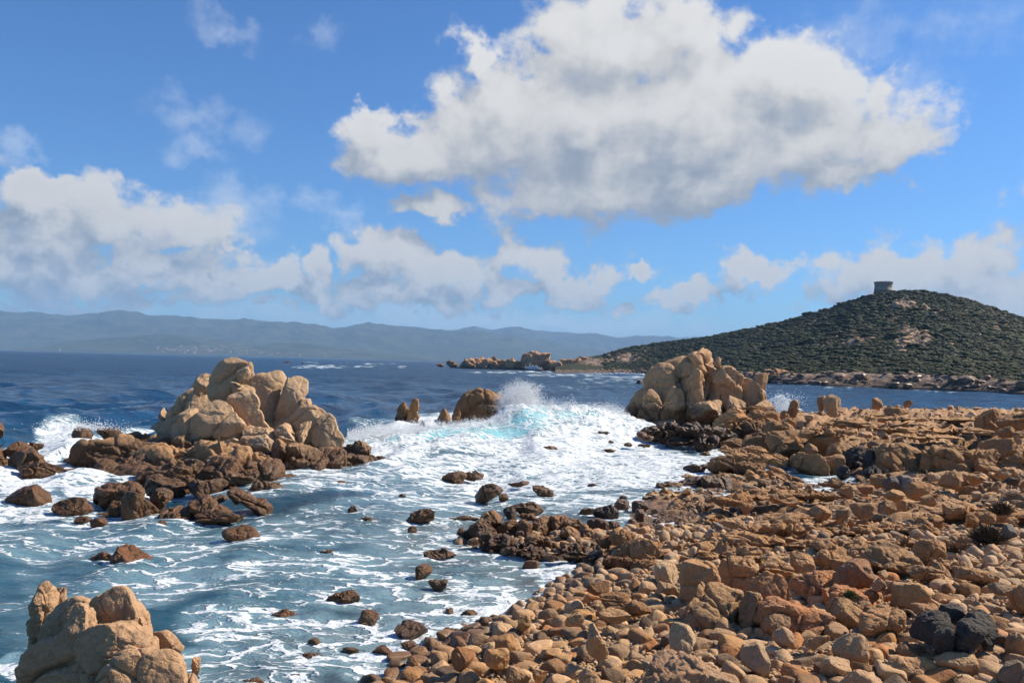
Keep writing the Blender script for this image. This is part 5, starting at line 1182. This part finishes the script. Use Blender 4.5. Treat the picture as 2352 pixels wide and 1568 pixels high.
def ledges(name, label, boxes, z, color, **kw):
    formation(name, label, "bedrock", [(*b, on_plane((b[0] + b[2]) / 2, b[3], z)[1] + .5, dict(dep=.75 * ((b[2] - b[0]) / (b[3] - b[1])) ** .5, box=.4, cracks=5, strat=.03 * (k % 2), **kw)) for k, b in enumerate(boxes)], part="slab", color=color, frac=.07, wet=.3)
ledges("bedrock_ledge", "low cracked bedrock ledge stepping across the middle of the stony beach", [(1640, 1208, 1840, 1268), (1860, 1190, 2060, 1238), (2040, 1196, 2230, 1240), (1590, 1236, 1760, 1290), (2110, 1150, 2352, 1198), (1760, 1168, 1860, 1200), (1700, 1262, 1880, 1300), (2180, 1235, 2400, 1290)], .62, (1.0, .86, .71))
ledges("bedrock_shelf", "flat fractured bedrock shelf along the seaward top of the plateau", [(1880, 956, 2040, 990), (2000, 966, 2160, 1000), (2110, 972, 2290, 1004), (2120, 950, 2260, 972), (1960, 948, 2110, 968), (2250, 945, 2400, 972), (1840, 975, 1960, 1010), (2060, 985, 2200, 1015)], 1.45, (1.05, .92, .76))
ledges("inlet_ledge", "low brown bedrock ledge on the near side of the small inlet", [(1690, 1112, 1830, 1150), (1800, 1118, 1930, 1150), (2040, 1120, 2170, 1150), (1640, 1128, 1740, 1165)], .5, (.9, .76, .62))

sea = build_sea()

# ------------------------------------------------------------------ loose stones
COLOURS = [("tan", (1.0, .93, .84), .34), ("pale", (1.25, 1.24, 1.22), .25), ("brown", (.74, .60, .47), .19), ("grey", (.62, .62, .64), .10), ("dark grey", (.34, .34, .36), .05), ("rusty", (1.02, .70, .46), .09), ("golden", (1.15, .95, .66), .07)]
SHAPES = [("round", (1.0, .95, .86)), ("flat", (1.2, .95, .52)), ("long", (1.45, .8, .68)), ("egg-shaped", (1.0, .82, 1.0)), ("blocky", (1.08, .95, .82))]
MARKS = [("the black cracked boulders", 2195, 1450), ("the egg-shaped tan boulder", 1952, 1490), ("the bottom slab", 1575, 1545), ("the rusty outcrop's left foot", 1570, 1440), ("the rusty outcrop's right foot", 1930, 1440),
         ("the blocky stained boulder", 2084, 1365), ("the long sloping slab", 2250, 1318), ("the pale wedge boulder", 1530, 1315), ("the tall dark-flanked boulder", 1365, 1470), ("the pale peg boulder", 1570, 1470),
         ("the yellowish waterline block", 1200, 1421), ("the golden boulder", 2198, 1515), ("the oblong boulder", 2084, 1522), ("the round-shouldered boulder", 1977, 1550), ("the kinked boulder", 1743, 1507), ("the corner's grey boulder", 2320, 1545),
         ("the reddish wet boulder", 1058, 1507), ("the amber faceted stone", 1240, 1545), ("the bottom egg boulder", 1185, 1550), ("the cracked pyramid boulder", 2024, 1433), ("the flat-topped ledged stone", 1412, 1410), ("the slanting tan stone", 1322, 1420),
         ("the dark froth-edge rock", 1412, 1380), ("the knobbly outcrop", 1495, 1260), ("the rusty square block", 1960, 1320), ("the flat blue-grey stone", 2293, 1350), ("the smooth low dome", 2130, 1265), ("the dry bush", 2268, 1235)]
MARKS_B = [("the sloping-cap boulder", 1877, 1177), ("the wide pyramid boulder", 1802, 1142), ("the squarish grey-brown boulder", 1983, 1168), ("the pale pointed boulder", 2054, 1134), ("the blue-grey faceted boulder", 2075, 1108), ("the round inlet boulder", 2019, 1103), ("the broad smooth mound boulder", 2187, 1168),
           ("the flat inlet slab", 1921, 1110), ("the wall's pale shoulder", 2260, 1070), ("the folded rock", 2190, 1096), ("the loaf boulder", 2314, 1085), ("the smooth brown oval boulder", 2230, 1196), ("the dry bush", 2268, 1235), ("the vertical-jointed outcrop", 1560, 1178),
           ("the speckled pale boulder", 1680, 1195), ("the layered slabs", 1740, 1070), ("the dark block ledge", 1620, 1110), ("the domed rock mass", 1850, 1035), ("the black cleft", 1975, 1060), ("the jointed wall's top", 2150, 1015), ("the twin pillars", 1905, 930), ("the flat-topped skyline block", 2054, 944),
           ("the frame-cut rock mass", 2326, 965), ("the low crack-lined ridge", 1650, 1240), ("the knobbly outcrop", 1495, 1260), ("the great rock's right foot", 1780, 985), ("the skyline at right", 2200, 945), ("the rusty outcrop's back", 1780, 1290)]
ORD = ["closest", "second closest", "third closest", "fourth closest", "fifth closest", "sixth closest", "seventh closest", "eighth closest", "ninth closest", "tenth closest"]
def scatter(seed, cand, rmin, rmax, power, inside, overlap):
    """big stones first, later ones fill the gaps"""
    r = np.random.RandomState(seed)
    X = r.uniform(-120, 2900, cand); Y = r.uniform(905, 1640, cand) if inside == 'B' else r.uniform(1180, 1650, cand)
    D = np.stack([ray(a, b) for a, b in zip(X, Y)])
    z = 0.6 if inside == 'A' else 1.3
    t = (z - CAM_Z) / D[:, 2]; P = D * t[:, None]
    x, y = P[:, 0], P[:, 1]; dist = np.hypot(x, y); sd = shore_dist(x, y)
    if inside == 'A': ok = (sd > -0.5) & (dist < 27) & (y > 5)
    else: ok = (sd > -0.15) & (dist >= 20) & (dist < 100)
    if inside == 'B':
        bare = fbm(P2(x, y, .17), 3, 91) + .55 * fbm(P2(x, y, .5), 2, 92)
        ok &= (bare > np.where(dist > 43, -.12, -.22)) | (r.rand(len(x)) < .12)
    x, y, dist, sd = x[ok], y[ok], dist[ok], sd[ok]
    u = r.rand(len(x)); rad = rmin + (rmax - rmin) * u ** power
    if inside == 'B': rad *= np.where(dist < 43, .34 + .3 * np.clip((dist - 20) / 22, 0, 1), .8)
    order = np.argsort(-rad); cell = rmax * (1.5 if inside == 'B' else 1) * 2 + .01; grid = {}; out = []
    for i in order:
        gx, gy = int(x[i] // cell), int(y[i] // cell); bad = False
        for a in (-1, 0, 1):
            for b in (-1, 0, 1):
                for j in grid.get((gx + a, gy + b), ()):
                    if (x[i] - x[j]) ** 2 + (y[i] - y[j]) ** 2 < (overlap * (rad[i] + rad[j])) ** 2: bad = True; break
                if bad: break
            if bad: break
        if bad: continue
        grid.setdefault((gx, gy), []).append(i); out.append(i)
    o = np.array(out)
    return x[o], y[o], rad[o], dist[o], sd[o]
def stones(kind, inside, cand, rmin, rmax, power, overlap, n_single, protos_hi, protos_lo, mat, mat_stuff, sink, marks, group, stuff_name, stuff_label, seed):
    r = np.random.RandomState(seed)
    x, y, rad, dist, sd = scatter(seed, cand, rmin, rmax, power, inside, overlap)
    z = ground_z(x, y, inside == 'B')
    if inside == 'A': z = np.maximum(z, -0.12)
    VX, VY = view_xy(np.stack((x, y, z + rad), 1))
    seen = (VX > -20) & (VX < 2372) & (VY < 1580) & (VY > 880)
    app = np.where(seen, rad / dist, 0)
    free = np.ones(len(x), bool)
    for ox, oy, orx, ory in NOTE: free &= ((x - ox) / max(orx, .01)) ** 2 + ((y - oy) / max(ory, .01)) ** 2 > .72
    if inside == 'B':
        for ox, oy, orx, ory in NOTE:
            if oy > 18 and orx < 4: free &= (((x - ox) / (orx + .1)) ** 2 + ((y - oy + .7) / (ory + 1.0)) ** 2 > 1) | (rad < .10)
    app = np.where(free, app, 0)
    top = set(np.argsort(-app)[:n_single].tolist())
    rest = []; made = {}
    cw = np.cumsum([c[2] for c in COLOURS]); cw /= cw[-1]
    for i in range(len(x)):
        si = r.randint(len(SHAPES)); sx, sy, sz = SHAPES[si][1]; R_ = rad[i]
        ci = int(np.searchsorted(cw, r.rand())); rz = r.uniform(0, 6.28); tl = r.normal() * .22
        zz = z[i] + R_ * sz * sink
        if i not in top:
            if app[i] == 0 and not (free[i] and seen[i]): 
                if not free[i] or VX[i] < -300 or VX[i] > 3000: continue
            rest.append((r.randint(len(protos_lo)), x[i], y[i], zz, R_ * sx, R_ * sy, R_ * sz, rz, tl)); continue
        o = bpy.data.objects.new(kind, protos_hi[r.randint(len(protos_hi))]); COL.objects.link(o)
        o.location = (x[i], y[i], zz); o.rotation_euler = (tl, r.normal() * .15, rz); o.scale = (R_ * sx, R_ * sy, R_ * sz)
        j = r.uniform(.86, 1.14); c = COLOURS[ci][1]; o.color = (c[0] * j, c[1] * j, c[2] * j, .012 + .014 * r.rand() if inside == 'A' else .012)
        k = int(np.argmin([(VX[i] - mx) ** 2 + ((VY[i] - my) * 1.6) ** 2 for _, mx, my in marks])); mn, mx, my = marks[k]
        dx, dy = VX[i] - mx, (VY[i] - my) * 1.6
        rel = ("right of" if dx > 0 else "left of") if abs(dx) > abs(dy) else ("in front of" if dy > 0 else "behind")
        lab = f"{COLOURS[ci][0]} {SHAPES[si][0]} {kind}"
        made.setdefault((lab, rel, mn), []).append((math.hypot(dx, dy), o))
    for (lab, rel, mn), lst in made.items():
        lst.sort(key=lambda q: q[0])
        for q, (_, o) in enumerate(lst):
            tag(o, f"{lab} {rel} {mn}" if len(lst) == 1 else f"{lab}, {ORD[min(q, 9)]} of its kind {rel} {mn}", kind, group)
    s = link(stuff_name, scatter_mesh(stuff_name, protos_lo, rest), mat_stuff)
    tag(s, stuff_label, kind="stuff")
    print(kind, len(x), 'single', len(top), 'rest', len(rest))
def unit_rock(seed, sub, **kw):
    V, Fc = rock_np(seed, sub=sub, size=(2, 2, 2), **kw)
    return V, Fc
hiA = []
for k in range(26):
    me = mesh_np("cobble", *unit_rock(300 + k, 4, planes=12, p=(6.5, 8, 10)[k % 3], box=.25 * (k % 4 == 0), rough=.04, cuts=k % 4, frac=.02 * (k % 3 == 0))); me.materials.append(M_COBBLE); hiA.append(me)
loA = [unit_rock(400 + k, 2, planes=12, p=8, rough=.04) for k in range(16)]
hiB = []
for k in range(26):
    me = mesh_np("rock", *unit_rock(500 + k, 5, planes=13, p=(10, 14, 20)[k % 3], box=.5 * (k % 3 != 1), rough=.05, cracks=(k % 3), cuts=5, frac=.05)); me.materials.append(M_ROCK); hiB.append(me)
loB = [unit_rock(600 + k, 3, planes=12, p=13, rough=.06, box=.4 * (k % 2), cuts=4) for k in range(16)]
stones("cobble", 'A', 48000, 0.045, 0.21, 2.8, .74, 300, hiA, loA, M_COBBLE, M_COBBLES, .42, MARKS, "cobbles of the shingle beach", "shingle", "small rounded tan and grey stones filling the gaps of the shingle beach", 21)
stones("rock", 'B', 135000, 0.07, 0.46, 3.6, .72, 260, hiB, loB, M_ROCK, M_COBBLES, .30, MARKS_B, "loose rocks of the stony plateau", "rubble", "smaller broken tan rocks strewn between the boulders of the plateau", 22)
def pebbles():
    r = np.random.RandomState(8)
    n = 30000
    X = r.uniform(850, 2800, n); Y = r.uniform(1270, 1600, n)
    P = np.stack([on_plane(a, b, .7) for a, b in zip(X, Y)]); x, y = P[:, 0], P[:, 1]
    ok = shore_dist(x, y) > -.1
    x, y = x[ok], y[ok]; z = ground_z(x, y, False)
    pr = [unit_rock(700 + k, 1, planes=10, p=8, rough=.05) for k in range(8)]
    items = [(r.randint(8), x[i], y[i], z[i] + r.uniform(0, .09), s, s * r.uniform(.7, 1), s * r.uniform(.5, .9), r.uniform(0, 6.28), r.normal() * .4) for i in range(len(x)) for s in (r.uniform(.025, .06),)]
    tag(link("pebbles", scatter_mesh("pebbles", pr, items), M_COBBLES), "fine pebbles between the cobbles of the beach", kind="stuff")
pebbles()

# ------------------------------------------------------------------ far rocks
def far_formation(label, cat, boxes, color, d, name="rocky_islet", **kw):
    return formation(name, label, cat, [(*b[:4], d + (b[4] if len(b) > 4 else 0), dict(kw)) for b in boxes], color=color, wet=.9, grow=.25, sub=4, rough=.09)
far_formation("long pale rocky headland point at the seaward tip of the tower hill", "headland", [
    (1058, 823, 1120, 852), (1090, 820, 1150, 852), (1140, 822, 1195, 853), (1128, 817, 1142, 834), (1165, 820, 1182, 836), (1185, 832, 1300, 857), (1196, 812, 1228, 838), (1218, 806, 1250, 826), (1205, 808, 1232, 822), (1238, 810, 1264, 836), (1196, 824, 1270, 842), (1260, 828, 1290, 848), (1220, 818, 1262, 834),
    (1275, 836, 1350, 857), (1290, 822, 1340, 842, 60), (1330, 840, 1400, 858), (1300, 838, 1360, 850), (1150, 836, 1230, 856), (1060, 838, 1160, 855), (1380, 842, 1470, 858, 20), (1325, 818, 1372, 838, 90), (1100, 828, 1180, 846)], (1.15, 1.0, .92), 760, name="rocky_headland", cracks=3, box=.4, strat=.05, p=12)
far_formation("dark pyramid-shaped islet left of the pale headland point", "islet", [(1024, 827, 1047, 842), (1035, 829, 1050, 842)], (.62, .55, .5), 790, cracks=1)
far_formation("tiny low rock left of the dark pyramid islet", "islet", [(1003, 834, 1020, 842)], (.6, .5, .42), 800)
far_formation("low dark reef breaking the surf on the open sea", "reef", [(648, 829, 672, 841), (668, 831, 690, 841), (690, 832, 702, 840), (705, 830, 716, 840)], (.55, .45, .4), 900)
far_formation("small dark rock in the surf left of the great rock", "islet", [(1463, 868, 1476, 890)], (.7, .6, .5), 260)
far_formation("dark jumbled rocks at the hill's foot behind the horn of the great rock", "rock mass", [(1745, 850, 1790, 882), (1770, 846, 1815, 884), (1800, 853, 1835, 884), (1825, 856, 1860, 886), (1850, 864, 1885, 888), (1730, 862, 1760, 882), (1780, 868, 1830, 890)], (.72, .6, .52), 372, name="shore_rocks", cracks=3)

# rocks strewn over the hill and its shore
def hill_rocks():
    r = np.random.RandomState(12); items = []
    pr = [unit_rock(800 + k, 2, planes=11, p=13, box=.3, rough=.08) for k in range(10)]
    for i in range(9000):
        X = r.uniform(1380, 2480); t = r.rand()
        P = hill_point(np.array([X]), t); v = rocky(P)[0]
        shore = 1.0 if t < .05 else 0.0
        if r.rand() > max(v * .55, shore * .5): continue
        loc, n = cast_down(P[0, 0], P[0, 1])
        if loc is None: continue
        s = r.uniform(.5, 1.6) * (1.2 if r.rand() < .15 else .8)
        items.append((r.randint(10), loc.x, loc.y, loc.z + .15 * s, s * r.uniform(.9, 1.7), s * r.uniform(.8, 1.3), s * r.uniform(.5, 1.0), r.uniform(0, 6.28), r.normal() * .2))
    o = link("scree", scatter_mesh("scree", pr, items, smooth=False), M_PALE); o.color = (.92, .85, .80, .46)
    tag(o, "pale broken rocks strewn over the hill slopes and its shore", kind="stuff")
hill_rocks()

# ------------------------------------------------------------------ the watch tower
def tower():
    base = at_depth(2029.0, 672.0, 640.0); loc, n = cast_down(base[0], base[1])
    zt = at_depth(2029, 673, 640)[2]
    e = bpy.data.objects.new("watch_tower", None); COL.objects.link(e); e.location = (base[0], base[1], zt)
    tag(e, "round grey stone watch tower with a crenellated top on the hill summit", "tower")
    m, N, b = material("tower_masonry")
    tc = N.n('ShaderNodeTexCoord').outputs['Object']; sp = N.n('ShaderNodeSeparateXYZ'); N.set(sp.inputs[0], tc)
    u = N.math('MULTIPLY', N.math('ARCTAN2', sp.outputs[1], sp.outputs[0]), 6.3); cm = N.n('ShaderNodeCombineXYZ'); N.set(cm.inputs[0], u); N.set(cm.inputs[1], sp.outputs[2])
    br = N.n('ShaderNodeTexBrick'); N.set(br.inputs['Vector'], cm.outputs[0]); br.inputs['Scale'].default_value = 1.0
    for k, v in (('Brick Width', .8), ('Row Height', .38), ('Mortar Size', .03)): br.inputs[k].default_value = v
    br.inputs['Color1'].default_value = (.40, .33, .25, 1); br.inputs['Color2'].default_value = (.31, .26, .20, 1); br.inputs['Mortar'].default_value = (.16, .14, .12, 1)
    N.set(b.inputs['Base Color'], N.mix(N.ss(N.noise(tc, .7, 5.0, .6), .35, .7), br.outputs[0], (.24, .20, .155))); b.inputs['Roughness'].default_value = .95
    R0 = 6.15
    link("wall", mesh_np("wall", *lathe([(R0 + .35, -5), (R0 + .1, 1.6), (R0 + .16, 1.62), (R0 + .16, 1.95), (R0 + .04, 1.97), (R0 - .1, 6.3), (R0 + .16, 6.75)], 96)), m, e)
    link("parapet", mesh_np("parapet", *lathe([(R0 + .12, 6.7), (R0 + .28, 6.85), (R0 + .28, 7.75), (R0 - .25, 7.75), (R0 - .25, 6.8), (.01, 6.75)], 96)), m, e)
    for k in range(14):
        a = k * 2 * math.pi / 14; V, Fc = box_np(.5, 2.1 + .4 * (k % 3 == 0), .28)
        V = rotz(V, a) + (math.cos(a) * (R0 + .15), math.sin(a) * (R0 + .15), 7.74)
        link("merlon", mesh_np("merlon", V, Fc, False), m, e)
    V, Fc = box_np(4.0, 3.0, 6.3); V[:, 0] *= np.where(V[:, 2] > 3, .9, 1.25); link("entrance_base", mesh_np("entrance_base", V + (1.9, -R0 - .6, -5.2), Fc, False), m, e)
    V, Fc = box_np(2.2, .6, .5); md = plain("doorway_shade", (.03, .028, .026)); link("doorway", mesh_np("doorway", V + (1.9, -R0 + .1, 1.25), Fc, False), md, e)
    for k in range(2):
        V, Fc = box_np(.5, .5, .8); a = R(-90 + (-28, 34)[k]); V = rotz(V, a) + (math.cos(a) * (R0 - .15), math.sin(a) * (R0 - .15), 4.2); link("window", mesh_np("window", V, Fc, False), md, e)
    # ladder scaffold on the seaward side
    bars = []
    for sx in (-.5, .5): bars.append(((-R0 - 1.4, -1 + sx, -1), (-R0 - .3, -1 + sx, 3.6)))
    for q in np.linspace(0, 1, 8): bars.append(((-R0 - 1.4 + 1.1 * q, -1.5, -1 + 4.6 * q), (-R0 - 1.4 + 1.1 * q, -.5, -1 + 4.6 * q)))
    VV, FF = [], []
    for a, c in bars:
        a, c = np.array(a), np.array(c); dr = (c - a) / np.linalg.norm(c - a); s1 = np.cross(dr, (0.3, .2, 1)); s1 /= np.linalg.norm(s1); s2 = np.cross(dr, s1)
        V = np.array([p + (s1 * i + s2 * j) * .09 for p in (a, c) for i in (-1, 1) for j in (-1, 1)]); VV.append(V)
        FF.append(np.array([(0, 1, 3, 2), (4, 6, 7, 5), (0, 4, 5, 1), (2, 3, 7, 6), (1, 5, 7, 3), (0, 2, 6, 4)]) + 8 * (len(VV) - 1))
    link("ladder", mesh_np("ladder", np.concatenate(VV), np.concatenate(FF), False), plain("grey_timber", (.2, .17, .14)), e)
tower()

# ------------------------------------------------------------------ plants and driftwood on the beach
def tuft(name, X, Y, d, rad, label, cat, mat, seed, stems=260, droop=.5, wid=.012):
    r = np.random.RandomState(seed); c = at_depth(X, Y, d); VV, FF, n = [], [], 0
    for i in range(stems):
        a = r.uniform(0, 6.28); tl = r.uniform(.05, 1.25); L = rad * r.uniform(.5, 1.1); b0 = np.array((r.normal() * .18 * rad, r.normal() * .18 * rad, 0))
        dr = np.array((math.cos(a) * math.sin(tl), math.sin(a) * math.sin(tl), math.cos(tl))); side = np.cross(dr, r.normal(size=3)); side /= np.linalg.norm(side)
        pts = [b0 + dr * L * q + np.array((0, 0, -droop * L * .3 * q * q)) + r.normal(size=3) * .03 * rad for q in (0, .4, .75, 1)]
        ws = [wid, wid, wid * .8, wid * .15]
        V = np.concatenate([[p - side * w, p + side * w] for p, w in zip(pts, ws)]); VV.append(V); FF.append(np.array([(0, 1, 3, 2), (2, 3, 5, 4), (4, 5, 7, 6)]) + n); n += 8
    o = link(name, mesh_np(name, np.concatenate(VV), np.concatenate(FF), False), mat, loc=c)
    return tag(o, label, cat)
M_DRY = leaf_material("dry_twigs", (.045, .034, .022), (.07, .05, .03), (.10, .075, .045))
M_GREEN = leaf_material("samphire_leaf", (.05, .07, .02), (.08, .10, .03), (.12, .13, .05))
tuft("dry_bush", 2268, 1246, 20.6, .48, "dark dry twiggy bush among the stones at right", "bush", M_DRY, 1, 900, .4, .010)
tuft("dry_bush", 2190, 1272, 19.4, .24, "small brown dry tuft below the smooth low dome", "bush", M_DRY, 2, 300, .4, .008)
tuft("dry_bush", 2300, 1180, 23.0, .38, "low dark dry bush behind the squat cracked boulder", "bush", M_DRY, 5, 500, .4, .010)
tuft("green_plant", 1952, 1372, 14.6, .17, "small green tuft growing in the rusty outcrop", "plant", M_GREEN, 3, 240, .6, .007)
tuft("green_plant", 2203, 1566, 11.6, .12, "tiny bright green sprig at the bottom edge of the picture", "plant", M_GREEN, 4, 120, .6, .006)
def stick(X0, Y0, X1, Y1, d, rad, label, seed):
    a, b = at_depth(X0, Y0, d), at_depth(X1, Y1, d - .3); r = np.random.RandomState(seed); n, k = 14, 8; V = []
    dr = (b - a) / np.linalg.norm(b - a); s1 = np.cross(dr, (0, 0, 1)); s1 /= np.linalg.norm(s1); s2 = np.cross(s1, dr)
    for i in range(n):
        q = i / (n - 1); c = a + (b - a) * q + s1 * .05 * math.sin(q * 5 + seed) + s2 * .03 * math.sin(q * 8); rr = rad * (1 - .55 * q) * (.25 if i in (0, n - 1) else r.uniform(.85, 1.1))
        V += [c + (s1 * math.cos(t) + s2 * math.sin(t)) * rr for t in np.linspace(0, 6.283, k, endpoint=False)]
    Fq = np.array([(j * k + i, j * k + (i + 1) % k, (j + 1) * k + (i + 1) % k, (j + 1) * k + i) for j in range(n - 1) for i in range(k)])
    tag(link("driftwood", mesh_np("driftwood", np.array(V), Fq), M_WOOD), label, "driftwood")
M_WOOD = plain("bleached_wood", (.30, .22, .15))
stick(2262, 1301, 2312, 1288, 17.2, .028, "thin bleached branch lying above the long sloping slab", 1)
stick(2075, 1400, 2122, 1422, 14.0, .022, "thin brown stick between the cracked pyramid and the black cluster", 2)
stick(2128, 1094, 2131, 1080, 30.5, .06, "short brown stump of driftwood standing by the blue-grey boulder", 3)

# ------------------------------------------------------------------ spray
def spray():
    r = np.random.RandomState(5); P, S = [], []
    def add(X, Y, d, s): P.append(at_depth(X, Y, d)); S.append(s)
    for i in range(36000):                                     # the plume
        q = r.rand() ** .8; ang = r.normal() * .36 + .06
        top = 92 * (1 - .55 * min(abs(ang - .02) / .75, 1) ** 1.6)
        h = top * q * r.uniform(.55, 1.04); X = 1190 + ang * (34 + 1.0 * h); Y = 962 - h
        add(X + r.normal() * 3, Y + r.normal() * 3, 63.5 + r.normal() * 1.1, r.uniform(.010, .027) * (1.35 - .6 * q))
    for k in range(46):                                        # threads thrown off its right edge
        a = r.uniform(.1, .85); v = r.uniform(60, 100)
        for j in range(46):
            t = j / 45.; add(1188 + a * v * t * .8 + r.normal() * 1.2, 955 - v * t * (1.75 - .85 * t) * (1 - .25 * a) + r.normal() * 1.4, 63.5 + k % 5 * .3, r.uniform(.012, .03))
    for i in range(26000):                                     # fringe of the breaking crest
        X = r.uniform(800, 1450); d = np.interp(X, [c[0] for c in CREST], [c[1] for c in CREST]); h = np.interp(X, [c[0] for c in CREST], [c[2] for c in CREST])
        z = h * r.uniform(.75, 1.05) + abs(r.normal()) * (.16 + .16 * h * perlin(np.array([[X * .02, 3.3, 1.7]]))[0] + .05)
        b = at_depth(X, 900, d + r.normal() * .9); P.append(np.array((b[0], b[1], z))); S.append(r.uniform(.008, .026))
    for i in range(2600):
        h = abs(r.normal()) * 20; add(1800 + r.normal() * (9 + h * .35), 950 - h, 96 + r.normal(), r.uniform(.02, .06))
    for i in range(1600):
        h = abs(r.normal()) * 8; add(r.normal() * 40 + 190, 988 - h * 1.2, 48 + r.normal(), r.uniform(.010, .03))
    for X0, Y0, d0, hh, ww in ((712, 838, 880, 5, 9), (1225, 848, 745, 7, 7), (1430, 862, 420, 4, 26)):
        for i in range(500): add(X0 + r.normal() * ww, Y0 - abs(r.normal()) * hh * .6, d0, r.uniform(.12, .4))
    P, S = np.array(P), np.array(S)
    v = np.array([(1, 0, 0), (-1, 0, 0), (0, 1, 0), (0, -1, 0), (0, 0, 1), (0, 0, -1)], float); f = np.array([(0, 2, 4), (2, 1, 4), (1, 3, 4), (3, 0, 4), (2, 0, 5), (1, 2, 5), (3, 1, 5), (0, 3, 5)])
    V = (P[:, None] + v[None] * S[:, None, None]).reshape(-1, 3); Fc = (f[None] + 6 * np.arange(len(P))[:, None, None]).reshape(-1, 3)
    m, N, b = material("spray_water"); b.inputs['Base Color'].default_value = (.86, .9, .92, 1); b.inputs['Roughness'].default_value = .4
    tag(link("spray", mesh_np("spray", V, Fc), m), "white spray thrown up by the breaking waves", kind="stuff")
spray()

# ------------------------------------------------------------------ sea haze
def build_haze():
    V = np.array([(x, y, z) for x in (-16500, 16500) for y in (-400, 17500) for z in (-8, 560)], float)
    Fc = np.array([(0, 1, 3, 2), (4, 6, 7, 5), (0, 4, 5, 1), (2, 3, 7, 6), (1, 5, 7, 3), (0, 2, 6, 4)])
    m = bpy.data.materials.new("sea_haze"); m.use_nodes = True; t = m.node_tree; t.nodes.clear()
    o = t.nodes.new('ShaderNodeOutputMaterial'); v = t.nodes.new('ShaderNodeVolumePrincipled')
    v.inputs['Color'].default_value = (0.37, 0.63, 1.0, 1); v.inputs['Density'].default_value = 0.000074
    t.links.new(v.outputs[0], o.inputs['Volume'])
    h = link("haze", mesh_np("haze", V, Fc, False), m)
    tag(h, "pale blue sea haze over the bay", kind="stuff")
build_haze()
